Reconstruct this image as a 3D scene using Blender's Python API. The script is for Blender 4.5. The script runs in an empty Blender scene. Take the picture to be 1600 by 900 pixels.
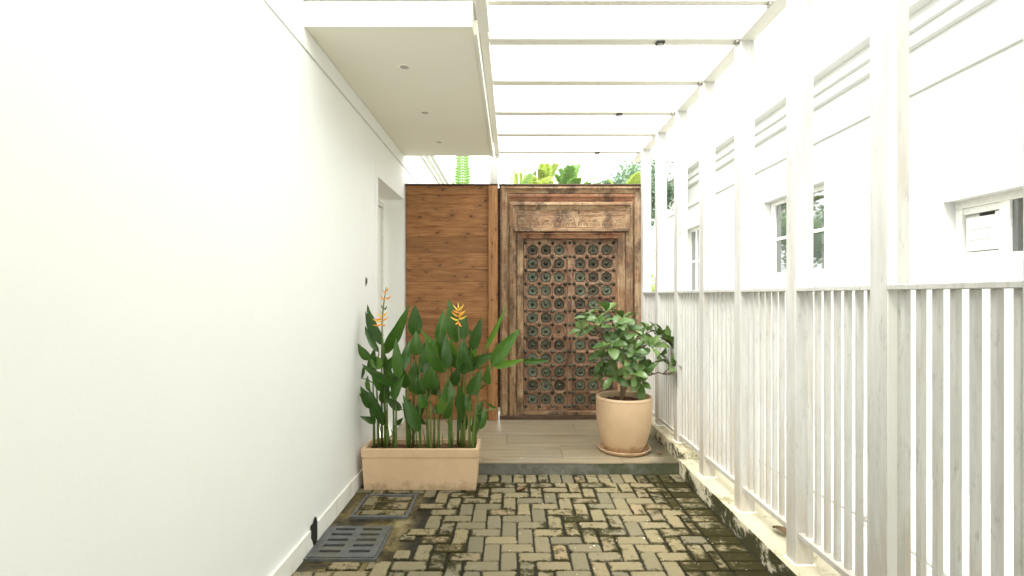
import bpy, bmesh, math, random
from mathutils import Vector, Matrix
R = math.radians
rnd = random.Random(7)
sc = bpy.context.scene
C = sc.collection

# ------------------------------------------------------------------ camera
F, HY, EYE = 800.0, 462.0, 1.53            # focal length in 1600-px pixels, horizon row, eye height
cam = bpy.data.objects.new('camera', bpy.data.cameras.new('camera')); C.objects.link(cam)
cam.data.sensor_width = 36; cam.data.lens = 18; cam.data.shift_y = (HY - 450) / 1600
cam.data.clip_start = 0.05; cam.data.clip_end = 3000
cam.location = (0, 0, EYE); cam.rotation_euler = (R(90), 0, 0)
sc.camera = cam

# ------------------------------------------------------------------ world, sun, exposure
SUN_EL, SUN_AZ = 58, 222                    # degrees; azimuth clockwise from +Y
w = bpy.data.worlds.new('World'); sc.world = w; w.use_nodes = True
nt = w.node_tree; nt.nodes.clear()
out = nt.nodes.new('ShaderNodeOutputWorld'); bg = nt.nodes.new('ShaderNodeBackground')
sky = nt.nodes.new('ShaderNodeTexSky'); sky.sky_type = 'NISHITA'; sky.sun_disc = False
sky.sun_elevation = R(SUN_EL); sky.sun_rotation = R(SUN_AZ); sky.dust_density = 4
hs = nt.nodes.new('ShaderNodeHueSaturation'); hs.inputs['Saturation'].default_value = 0.12
mixw = nt.nodes.new('ShaderNodeMixRGB'); mixw.inputs[0].default_value = 0.75   # thin bright overcast
mixw.inputs[2].default_value = (12.9, 13.1, 12.7, 1)
nt.links.new(sky.outputs[0], hs.inputs['Color']); nt.links.new(hs.outputs[0], mixw.inputs[1])
nt.links.new(mixw.outputs[0], bg.inputs['Color']); bg.inputs['Strength'].default_value = 0.13
nt.links.new(bg.outputs[0], out.inputs['Surface'])
sun = bpy.data.objects.new('sun', bpy.data.lights.new('sun', 'SUN')); C.objects.link(sun)
sun.data.energy = 1.15; sun.data.angle = R(14); sun.data.color = (1.0, 0.965, 0.90)
az, el = R(SUN_AZ), R(SUN_EL)
sun.rotation_euler = Vector((math.sin(az)*math.cos(el), math.cos(az)*math.cos(el), math.sin(el))).to_track_quat('Z', 'Y').to_euler()
sc.view_settings.view_transform = 'Standard'; sc.view_settings.look = 'None'
sc.view_settings.exposure = 1.72; sc.view_settings.gamma = 1
sc.view_settings.use_curve_mapping = False
sc.cycles.max_bounces = 10; sc.cycles.diffuse_bounces = 7

# ------------------------------------------------------------------ material helpers
class NM:
    def __init__(s, name, rough=0.6):
        s.m = bpy.data.materials.new(name); s.m.use_nodes = True
        s.t = s.m.node_tree; s.b = s.t.nodes['Principled BSDF']; s.b.inputs['Roughness'].default_value = rough
    def n(s, kind, **kw):
        n = s.t.nodes.new('ShaderNode' + kind)
        for k, v in kw.items(): setattr(n, k, v)
        return n
    def link(s, a, b): s.t.links.new(a, b)
    def setv(s, sock, v):
        if hasattr(v, 'is_linked') or hasattr(v, 'links'): s.link(v, sock)
        else: sock.default_value = v
    def coord(s, world=False, scale=(1, 1, 1), rnd_off=0.0):
        if world: o = s.n('NewGeometry').outputs['Position']
        else: o = s.n('TexCoord').outputs['Object']
        if rnd_off:
            r = s.n('ObjectInfo').outputs['Random']
            mu = s.n('Math', operation='MULTIPLY'); s.link(r, mu.inputs[0]); mu.inputs[1].default_value = rnd_off
            va = s.n('VectorMath', operation='ADD'); s.link(o, va.inputs[0]); s.link(mu.outputs[0], va.inputs[1]); o = va.outputs[0]
        mp = s.n('Mapping'); mp.inputs['Scale'].default_value = scale; s.link(o, mp.inputs['Vector'])
        return mp.outputs[0]
    def noise(s, vec, scale=5, detail=4, rough=0.6, dist=0.0):
        n = s.n('TexNoise'); s.link(vec, n.inputs['Vector'])
        n.inputs['Scale'].default_value = scale; n.inputs['Detail'].default_value = detail
        n.inputs['Roughness'].default_value = rough; n.inputs['Distortion'].default_value = dist
        return n.outputs['Fac']
    def voro(s, vec, scale=5, feature='F1'):
        n = s.n('TexVoronoi', feature=feature); s.link(vec, n.inputs['Vector']); n.inputs['Scale'].default_value = scale
        return n.outputs['Distance']
    def ramp(s, fac, *stops):
        n = s.n('ValToRGB'); s.link(fac, n.inputs['Fac']); e = n.color_ramp.elements
        while len(e) > 1: e.remove(e[-1])
        for i, (p, c) in enumerate(stops):
            if not isinstance(c, (tuple, list)): c = (c, c, c)
            el_ = e[0] if i == 0 else e.new(p)
            el_.position = p; el_.color = (*c[:3], 1)
        return n.outputs['Color']
    def mix(s, fac, a, b, mode='MIX'):
        n = s.n('MixRGB', blend_type=mode)
        for k, v in ((0, fac), (1, a), (2, b)):
            if isinstance(v, (tuple, list)): n.inputs[k].default_value = (*v[:3], 1)
            elif isinstance(v, (int, float)): n.inputs[k].default_value = v if k == 0 else (v, v, v, 1)
            else: s.link(v, n.inputs[k])
        return n.outputs[0]
    def math(s, op, a, b=0.5, clamp=False):
        n = s.n('Math', operation=op, use_clamp=clamp)
        for k, v in ((0, a), (1, b)):
            if isinstance(v, (int, float)): n.inputs[k].default_value = v
            else: s.link(v, n.inputs[k])
        return n.outputs[0]
    def rand(s): return s.n('ObjectInfo').outputs['Random']
    def axis(s, i, world=True):
        o = s.n('NewGeometry').outputs['Position'] if world else s.n('TexCoord').outputs['Object']
        sp = s.n('SeparateXYZ'); s.link(o, sp.inputs[0]); return sp.outputs[i]
    def base(s, c):
        if isinstance(c, (tuple, list)): s.b.inputs['Base Color'].default_value = (*c[:3], 1)
        else: s.link(c, s.b.inputs['Base Color'])
    def rough(s, v):
        if isinstance(v, (int, float)): s.b.inputs['Roughness'].default_value = v
        else: s.link(v, s.b.inputs['Roughness'])
    def bump(s, h, strength=0.3, dist=0.01):
        n = s.n('Bump'); n.inputs['Strength'].default_value = strength; n.inputs['Distance'].default_value = dist
        s.link(h, n.inputs['Height']); s.link(n.outputs[0], s.b.inputs['Normal'])

def m_plaster(name, col, dirt=0.0, dirtcol=(0.55, 0.5, 0.38), rough=0.75, bumpd=0.002):
    k = NM(name, rough); v = k.coord(world=True)
    n1 = k.noise(v, 0.9, 5, 0.6); n2 = k.noise(v, 60, 3, 0.6)
    c = k.mix(k.ramp(n1, (0.35, 0), (0.7, 0.6)), col, tuple(x*0.955 for x in col))
    if dirt:
        n3 = k.noise(k.coord(world=True, scale=(3, 3, 0.8)), 4, 8, 0.7)
        c = k.mix(k.ramp(n3, (0.52, 0), (0.7, dirt)), c, dirtcol)
    tw = k.noise(k.coord(world=True, scale=(1, 1, 1.7)), 5, 4, 0.55, 0.8)
    k.base(c); k.bump(k.math('ADD', k.math('MULTIPLY', n2, 0.25), k.math('MULTIPLY', tw, 0.6)), 0.3, bumpd*2.5); return k.m

def m_weathered(name):                       # old white gloss paint, chalky, grey vertical streaks and specks
    k = NM(name, 0.5)
    v = k.coord(world=True, scale=(14, 14, 1.6)); v2 = k.coord(world=True, scale=(40, 40, 9)); v3 = k.coord(world=True)
    st = k.ramp(k.noise(v, 1.6, 8, 0.72), (0.42, 0), (0.68, 1))
    sp = k.ramp(k.noise(v2, 1.0, 8, 0.8), (0.56, 0), (0.66, 1))
    pt = k.ramp(k.noise(v3, 2.2, 4, 0.6), (0.35, 0.25), (0.7, 1))
    c = k.mix(k.math('MULTIPLY', st, 0.55), (0.62, 0.617, 0.59), (0.43, 0.43, 0.41))
    c = k.mix(k.math('MULTIPLY', k.math('MULTIPLY', sp, pt), 0.75), c, (0.22, 0.215, 0.19))
    lo = k.math('ADD', k.math('MULTIPLY', k.math('SUBTRACT', 1.1, k.axis(2), True), 0.22), k.math('MULTIPLY', k.noise(v, 0.9, 6, 0.7), 0.9))
    c = k.mix(k.ramp(lo, (0.50, 0), (0.74, 0.6)), c, (0.47, 0.39, 0.27))
    k.base(c); k.bump(k.noise(v2, 1, 6, 0.7), 0.35, 0.002); k.rough(0.48); return k.m

def m_wood(name, dark, mid, light, axis=0, scale=1.0, knots=True, grey=0.0, weather=0.0):
    k = NM(name, 0.6)
    sc_ = [14*scale]*3; sc_[axis] = 1.3*scale
    v = k.coord(scale=tuple(sc_), rnd_off=31.0); vu = k.coord(rnd_off=31.0)
    g1 = k.noise(v, 0.8, 7, 0.62, 3.2); g2 = k.noise(v, 4.5, 5, 0.7, 0.4); big = k.noise(vu, 2.3, 3, 0.5, 1.0)
    f = k.math('ADD', k.math('MULTIPLY', g1, 0.55), k.math('MULTIPLY', g2, 0.45))
    c = k.ramp(f, (0.30, dark), (0.46, mid), (0.64, light))
    c = k.mix(k.ramp(big, (0.3, 0), (0.75, 0.55)), c, k.mix(0.5, c, dark))
    h = f
    if knots:
        sx_ = k.n('SeparateXYZ'); k.link(vu, sx_.inputs[0]); cb = k.n('CombineXYZ')
        al, ac = (0, 2) if axis == 0 else (2, 0)
        wob = k.noise(vu, 5, 3, 0.5)
        k.link(k.math('ADD', k.math('MULTIPLY', sx_.outputs[al], 2.6), k.math('MULTIPLY', wob, 0.5)), cb.inputs[0])
        k.link(k.math('ADD', k.math('MULTIPLY', sx_.outputs[ac], 6.5), k.math('MULTIPLY', wob, 0.9)), cb.inputs[1])
        vn = k.n('TexVoronoi', voronoi_dimensions='2D'); k.link(cb.outputs[0], vn.inputs['Vector']); vn.inputs['Scale'].default_value = 1.25
        d = vn.outputs['Distance']
        rings = k.math('SINE', k.math('MULTIPLY', d, 85), 0)
        near = k.ramp(d, (0.10, 1.0), (0.34, 0.0))
        c = k.mix(k.math('MULTIPLY', k.math('MULTIPLY', k.ramp(rings, (0.3, 0), (0.9, 1)), near), 0.7), c, dark)
        core = k.ramp(d, (0.04, 1.0), (0.09, 0.0))
        c = k.mix(k.math('MULTIPLY', core, 0.8), c, tuple(x*0.35 for x in dark))
    r = k.rand()
    c = k.mix(k.ramp(r, (0.0, 0.40), (0.6, 0.0)), c, tuple(x*0.5 for x in mid))
    if weather:                                # bleached ridges and dark oily grime left on old wood
        wv = k.noise(vu, 3.0, 7, 0.72, 0.6)
        c = k.mix(k.ramp(wv, (0.46, 0), (0.62, weather)), c, (0.60, 0.47, 0.29))
        wd = k.noise(k.coord(rnd_off=9.0, scale=(1, 1, 0.5)), 4.0, 8, 0.75)
        c = k.mix(k.ramp(wd, (0.51, 0), (0.60, 0.8)), c, (0.055, 0.03, 0.018))
        cv = k.voro(vu, 75); h = k.math('ADD', f, k.math('MULTIPLY', cv, 1.3))
        c = k.mix(k.ramp(cv, (0.05, 0.45), (0.35, 0.0)), c, (0.06, 0.035, 0.02))  # darker in the pits of the carving bump
    k.base(c); k.rough(k.ramp(f, (0.3, 0.75), (0.7, 0.5))); k.bump(h, 0.6, 0.004); return k.m

M = {}
M['wall'] = m_plaster('cream_plaster', (0.79, 0.80, 0.77), 0.06, (0.6, 0.6, 0.54))
M['wall_n'] = m_plaster('neighbour_plaster', (0.60, 0.605, 0.59))
M['soffit'] = m_plaster('soffit_paint', (0.88, 0.865, 0.765))
M['trim'] = m_plaster('white_trim', (0.8, 0.8, 0.76), 0.15)
M['skirt'] = m_plaster('skirting_paint', (0.76, 0.75, 0.69), 0.35, (0.30, 0.28, 0.17))
M['post'] = m_weathered('weathered_white_paint')
M['beam'] = m_plaster('beam_paint', (0.87, 0.865, 0.80), 0.15, (0.5, 0.46, 0.36), 0.5)
M['plank'] = m_wood('knotty_plank', (0.090, 0.034, 0.011), (0.31, 0.130, 0.042), (0.48, 0.235, 0.085), 0, 1.0)
M['plank_v'] = m_wood('knotty_post', (0.15, 0.06, 0.02), (0.33, 0.15, 0.052), (0.48, 0.25, 0.095), 2, 1.0)
M['old_h'] = m_wood('old_carved_wood', (0.085, 0.038, 0.014), (0.25, 0.132, 0.065), (0.48, 0.31, 0.17), 0, 1.2, False, weather=0.45)
M['old_v'] = m_wood('old_carved_wood_upright', (0.075, 0.033, 0.012), (0.24, 0.125, 0.06), (0.45, 0.29, 0.155), 2, 1.2, False, weather=0.4)
M['old_red'] = m_wood('reddish_carved_wood', (0.12, 0.036, 0.018), (0.32, 0.13, 0.062), (0.46, 0.25, 0.13), 0, 1.2, False, weather=0.25)
M['leafwood'] = m_wood('door_leaf_wood', (0.06, 0.027, 0.015), (0.22, 0.105, 0.058), (0.40, 0.24, 0.14), 2, 1.3, False, weather=0.3)
M['darkwood'] = m_wood('dark_wood', (0.03, 0.015, 0.01), (0.07, 0.036, 0.02), (0.14, 0.08, 0.045), 0, 1.2, False)

def m_patina(name, a, b, metallic=0.35):
    k = NM(name, 0.5); v = k.coord(rnd_off=13.0)
    n = k.noise(v, 28, 6, 0.7); r = k.rand()
    f = k.math('ADD', n, k.math('MULTIPLY', k.math('SUBTRACT', r, 0.5), 0.35))
    f = k.math('ADD', f, k.math('MULTIPLY', k.math('SUBTRACT', 1.1, k.axis(2)), 0.10))   # greener where rain splashes low on the door
    k.base(k.ramp(f, (0.38, a), (0.56, tuple((x+y)/2 for x, y in zip(a, b))), (0.72, b)))
    k.b.inputs['Metallic'].default_value = metallic; k.bump(n, 0.5, 0.003); return k.m
M['patina'] = m_patina('verdigris_bronze', (0.045, 0.036, 0.020), (0.135, 0.165, 0.110), 0.2)
M['iron'] = m_patina('dark_bronze', (0.035, 0.027, 0.017), (0.12, 0.14, 0.10), 0.5)

def m_terracotta(name):
    k = NM(name, 0.55); v = k.coord()
    n = k.noise(v, 5, 5, 0.6); n2 = k.noise(k.coord(scale=(1, 1, .5)), 9, 8, 0.75)
    c = k.ramp(n, (0.3, (0.58, 0.405, 0.245)), (0.7, (0.66, 0.475, 0.30)))
    c = k.mix(k.ramp(n2, (0.62, 0), (0.78, 0.45)), c, (0.36, 0.19, 0.10))
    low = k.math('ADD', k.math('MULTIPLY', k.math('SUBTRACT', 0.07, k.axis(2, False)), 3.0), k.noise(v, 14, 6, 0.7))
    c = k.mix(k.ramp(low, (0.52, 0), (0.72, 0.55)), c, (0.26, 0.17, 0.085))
    sm = k.noise(k.coord(scale=(1, 1, 2.2)), 6.5, 9, 0.8, 1.5)
    c = k.mix(k.ramp(sm, (0.60, 0), (0.66, 0.35)), c, (0.30, 0.19, 0.11))
    k.base(c); k.bump(k.noise(v, 90, 3, 0.6), 0.2, 0.001); return k.m
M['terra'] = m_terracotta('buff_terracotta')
k = NM('soil', 0.95); v = k.coord(); n = k.noise(v, 40, 6, 0.8)
k.base(k.ramp(n, (0.35, (0.05, 0.018, 0.008)), (0.7, (0.22, 0.085, 0.04)))); k.bump(n, 1.0, 0.02); M['soil'] = k.m

def m_paver():
    k = NM('mossy_paver', 0.7)
    vo = k.coord(rnd_off=53.0); vw = k.coord(world=True)
    grain = k.noise(vo, 55, 6, 0.75)
    r = k.rand()
    c = k.ramp(r, (0.0, (0.17, 0.152, 0.100)), (0.3, (0.24, 0.203, 0.120)), (0.6, (0.285, 0.235, 0.132)), (0.8, (0.20, 0.178, 0.120)), (1.0, (0.325, 0.245, 0.140)))
    c = k.mix(k.ramp(grain, (0.3, 0.0), (0.7, 0.5)), c, (0.13, 0.115, 0.07))
    # moss / algae: more towards the kerb and the drain corner, broken by noise
    x = k.axis(0); y = k.axis(1)
    big = k.noise(vw, 1.7, 4, 0.55, 0.5); fine = k.noise(vw, 16, 10, 0.8, 0.5); ind = k.noise(vo, 14, 8, 0.75)
    edge = k.math('MULTIPLY', k.math('SUBTRACT', x, 0.85, True), 0.15)
    edl = k.math('MULTIPLY', k.math('SUBTRACT', -0.8, x, True), 0.05)
    s = k.math('ADD', k.math('MULTIPLY', big, 0.36), k.math('MULTIPLY', fine, 0.40))
    s = k.math('ADD', s, k.math('MULTIPLY', ind, 0.25)); s = k.math('ADD', s, edge); s = k.math('ADD', s, edl)
    gs = k.n('SeparateXYZ'); k.link(k.n('TexCoord').outputs['Generated'], gs.inputs[0])   # moss creeps in from the joints
    e1 = k.math('SUBTRACT', 0.5, k.math('ABSOLUTE', k.math('SUBTRACT', gs.outputs[0], 0.5), 0)); e2 = k.math('SUBTRACT', 0.5, k.math('ABSOLUTE', k.math('SUBTRACT', gs.outputs[1], 0.5), 0))
    ed = k.math('MINIMUM', e1, e2)
    s = k.math('ADD', s, k.math('MULTIPLY', k.math('SUBTRACT', 0.13, ed, True), 0.62))
    s = k.math('SUBTRACT', s, 0.012)
    s = k.math('ADD', s, k.math('MULTIPLY', k.math('SUBTRACT', r, 0.5), 0.10))
    moss = k.ramp(s, (0.520, 0), (0.550, 0.75), (0.585, 1))
    mc = k.mix(k.noise(vw, 5, 4), (0.008, 0.009, 0.002), (0.040, 0.034, 0.008))
    c = k.mix(k.math('MULTIPLY', moss, 0.95), c, mc)
    k.base(c)
    wet = k.ramp(k.noise(vw, 1.3, 3, 0.5, 0.3), (0.60, 0), (0.64, 1))
    k.rough(k.mix(wet, k.ramp(moss, (0, 0.75), (1, 0.9)), 0.2)); k.link(k.math('ADD', k.math('MULTIPLY', wet, .4), .12), k.b.inputs['Specular IOR Level'])
    k.bump(k.math('ADD', grain, k.math('MULTIPLY', fine, 0.8)), 0.55, 0.004); return k.m
M['paver'] = m_paver()
def m_bed():
    k = NM('mossy_joint_mortar', 0.85); v = k.coord(world=True)
    a = k.noise(v, 2.4, 7, 0.7, 0.6); b = k.noise(v, 22, 6, 0.7)
    left = k.ramp(k.math('SUBTRACT', -0.62, k.axis(0)), (0.0, 0), (0.12, 1))     # cement smear round the drains
    cem = k.ramp(k.math('ADD', k.math('MULTIPLY', a, 0.7), k.math('MULTIPLY', b, 0.3)), (0.40, (0.012, 0.010, 0.003)), (0.48, (0.06, 0.043, 0.012)), (0.54, (0.16, 0.12, 0.045)), (0.64, (0.26, 0.215, 0.11)))
    dk = k.ramp(b, (0.3, (0.003, 0.003, 0.001)), (0.75, (0.018, 0.014, 0.005)))
    k.base(k.mix(left, dk, cem)); k.bump(b, 0.7, 0.006); k.rough(k.ramp(a, (0.4, 0.4), (0.6, 0.85))); return k.m
M['bed'] = m_bed()
def m_kerb():
    k = NM('mossy_kerb_render', 0.8); v = k.coord(world=True)
    nz = k.n('NewGeometry').outputs['Normal']; sp = k.n('SeparateXYZ'); k.link(nz, sp.inputs[0])
    a = k.noise(v, 3.0, 8, 0.75, 0.5); b = k.noise(v, 28, 6, 0.75)
    clean = k.mix(k.ramp(b, (0.4, 0), (0.75, 0.5)), (0.68, 0.63, 0.47), (0.5, 0.45, 0.3))
    moss = k.mix(b, (0.008, 0.010, 0.003), (0.06, 0.055, 0.013))
    low = k.math('MULTIPLY', k.math('SUBTRACT', 0.10, k.axis(2)), 2.6)          # damp rises from the ground
    near = k.math('MULTIPLY', k.math('SUBTRACT', 4.3, k.axis(1)), 0.14, True)
    f = k.math('ADD', k.math('ADD', k.math('ADD', k.math('MULTIPLY', a, 0.75), k.math('MULTIPLY', b, 0.25)), k.math('MULTIPLY', low, 0.10)), k.math('MULTIPLY', near, 0.45))
    c = k.mix(k.ramp(f, (0.50, 0), (0.56, 0.95)), clean, moss)
    topf = k.ramp(k.math('ADD', k.math('MULTIPLY', a, 0.6), k.math('MULTIPLY', b, 0.4)), (0.52, 0), (0.57, 0.7))
    c2 = k.mix(topf, (0.56, 0.51, 0.37), (0.22, 0.20, 0.09))
    c = k.mix(k.ramp(sp.outputs[2], (0.5, 0), (0.9, 1)), c, c2)
    k.base(c); k.bump(k.math('ADD', a, b), 0.8, 0.010); k.b.inputs['Specular IOR Level'].default_value = .15; return k.m
M['kerb'] = m_kerb()
def m_tile():
    k = NM('wood_look_tile', 0.35); v = k.coord(scale=(1.2, 22, 22), rnd_off=23.0); vw = k.coord(world=True)
    g = k.noise(v, 1.0, 6, 0.65, 0.8); big = k.noise(vw, 1.8, 5, 0.6)
    c = k.ramp(g, (0.3, (0.202, 0.158, 0.101)), (0.5, (0.326, 0.268, 0.176)), (0.75, (0.414, 0.352, 0.242)))
    c = k.mix(k.ramp(big, (0.45, 0), (0.7, 0.5)), c, (0.30, 0.27, 0.22))
    damp = k.math('ADD', k.math('MULTIPLY', k.math('SUBTRACT', k.axis(0), 1.02, True), 1.0), k.math('MULTIPLY', k.noise(vw, 6, 6, 0.7), 0.55))
    c = k.mix(k.ramp(damp, (0.42, 0), (0.58, 0.75)), c, (0.06, 0.055, 0.025))
    k.base(c); k.rough(k.ramp(big, (0.4, 0.28), (0.7, 0.5))); k.bump(g, 0.1, 0.001); return k.m
M['tile'] = m_tile()
def m_riser():
    k = NM('stone_riser', 0.6); v = k.coord(world=True)
    n = k.noise(v, 7, 7, 0.7); m_ = k.math('ADD', k.noise(v, 5, 6, 0.7), k.math('MULTIPLY', k.axis(0), 0.13))
    c = k.ramp(n, (0.3, (0.10, 0.10, 0.085)), (0.7, (0.22, 0.215, 0.18)))
    k.base(k.mix(k.ramp(m_, (0.5, 0), (0.68, 0.85)), c, (0.05, 0.06, 0.018))); k.bump(n, 0.3, 0.003); return k.m
M['riser'] = m_riser()
k = NM('grey_cast_cover', 0.5); n = k.noise(k.coord(world=True), 18, 7, 0.7)
k.base(k.mix(k.ramp(k.noise(k.coord(world=True), 4, 6, .7), (.5, 0), (.68, .7)), k.ramp(n, (0.3, (0.065, 0.07, 0.072)), (0.7, (0.145, 0.15, 0.145))), (0.13, 0.11, 0.055)))
k.bump(n, 0.3, 0.002); k.b.inputs['Metallic'].default_value = 0.2; M['grate'] = k.m
def flat(name, col, rough=0.5, met=0.0, scale=30):
    k = NM(name, rough); n = k.noise(k.coord(world=True), scale, 4, 0.6)
    k.base(k.ramp(n, (0.3, tuple(c*0.85 for c in col)), (0.7, col))); k.b.inputs['Metallic'].default_value = met
    k.bump(n, 0.1, 0.001); return k.m
M['dark'] = flat('dark_plastic', (0.03, 0.03, 0.03)); M['slot'] = flat('drain_shadow_pit', (0.012, 0.011, 0.006), 0.9)  # near-black stands for the shade in drain, wall hole and vent
M['chrome'] = flat('brushed_metal', (0.45, 0.43, 0.4), 0.35, 0.9)
M['lens'] = flat('frosted_lamp_lens', (0.45, 0.44, 0.40), 0.4)
M['upvc'] = flat('white_window_frame', (0.80, 0.80, 0.76), 0.35)
M['pipe'] = flat('grey_pipe', (0.5, 0.5, 0.47), 0.4)
M['conc'] = m_plaster('pale_concrete', (0.76, 0.75, 0.70), 0.3, (0.4, 0.38, 0.3), 0.85)
M['earth'] = m_plaster('garden_earth', (0.20, 0.17, 0.11), 0.5, (0.08, 0.09, 0.03), 0.95)
k = NM('window_glass', 0.03); n = k.noise(k.coord(world=True), 1.5, 2, 0.5)
k.base(k.ramp(n, (0.3, (0.05, 0.06, 0.06)), (0.7, (0.10, 0.115, 0.11)))); k.b.inputs['Specular IOR Level'].default_value = 1.0
k.b.inputs['Coat Weight'].default_value = 1.0; k.b.inputs['Coat Roughness'].default_value = 0.02; M['glass'] = k.m

def m_leaf(name, a, b, vein=None, gloss=0.35, trans=0.25, sc_=30):
    k = NM(name, gloss); v = k.coord(rnd_off=11.0); n = k.noise(v, 6, 4, 0.6); r = k.rand()
    c = k.mix(k.math('ADD', k.math('MULTIPLY', r, 0.75), k.math('MULTIPLY', n, 0.25)), a, b)
    if vein:
        y = k.axis(1, False); ax = k.math('ABSOLUTE', y, 0)
        c = k.mix(k.ramp(ax, (0.0015, 0.8), (0.0045, 0.0)), c, vein)
        wv = k.n('TexWave', bands_direction='X'); wv.inputs['Scale'].default_value = sc_; wv.inputs['Distortion'].default_value = 0.6
        k.link(k.coord(), wv.inputs['Vector'])
        c = k.mix(k.math('MULTIPLY', wv.outputs['Fac'], 0.16), c, b); k.bump(wv.outputs['Fac'], 0.15, 0.001)
    k.base(c)
    tr = k.n('BsdfTranslucent'); k.link(k.mix(0.4, c, (0.25, 0.45, 0.05)), tr.inputs['Color'])
    ms = k.n('MixShader'); ms.inputs[0].default_value = trans
    k.link(k.b.outputs[0], ms.inputs[1]); k.link(tr.outputs[0], ms.inputs[2])
    k.link(ms.outputs[0], k.t.nodes['Material Output'].inputs['Surface']); return k.m
M['heli'] = m_leaf('heliconia_leaf', (0.014, 0.046, 0.012), (0.060, 0.150, 0.020), (0.11, 0.19, 0.03), 0.22, 0.14)
M['heli_y'] = m_leaf('pale_heliconia_leaf', (0.06, 0.17, 0.015), (0.13, 0.26, 0.03), (0.2, 0.33, 0.06), 0.35, 0.3)
M['stem'] = m_leaf('green_stem', (0.053, 0.105, 0.015), (0.143, 0.195, 0.038), None, 0.4, 0.1)
M['pot_leaf'] = m_leaf('leathery_leaf', (0.045, 0.105, 0.026), (0.16, 0.25, 0.075), (0.24, 0.32, 0.11), 0.30, 0.12, 60)
M['palm'] = m_leaf('palm_leaf', (0.14, 0.26, 0.08), (0.30, 0.45, 0.14), None, 0.45, 0.4)
M['palm_y'] = m_leaf('yellow_palm_leaf', (0.38, 0.46, 0.12), (0.58, 0.62, 0.2), None, 0.45, 0.4)
M['palm_d'] = m_leaf('blue_green_leaf', (0.10, 0.17, 0.12), (0.22, 0.31, 0.24), None, 0.45, 0.25)
M['flower'] = flat('orange_bract', (0.85, 0.33, 0.03), 0.45); M['flower_y'] = flat('yellow_bract', (0.9, 0.60, 0.08), 0.45)
M['bark'] = flat('grey_brown_bark', (0.27, 0.20, 0.12), 0.85, 0, 60)
M['dry'] = flat('dry_leaf', (0.16, 0.10, 0.045), 0.8)

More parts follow.
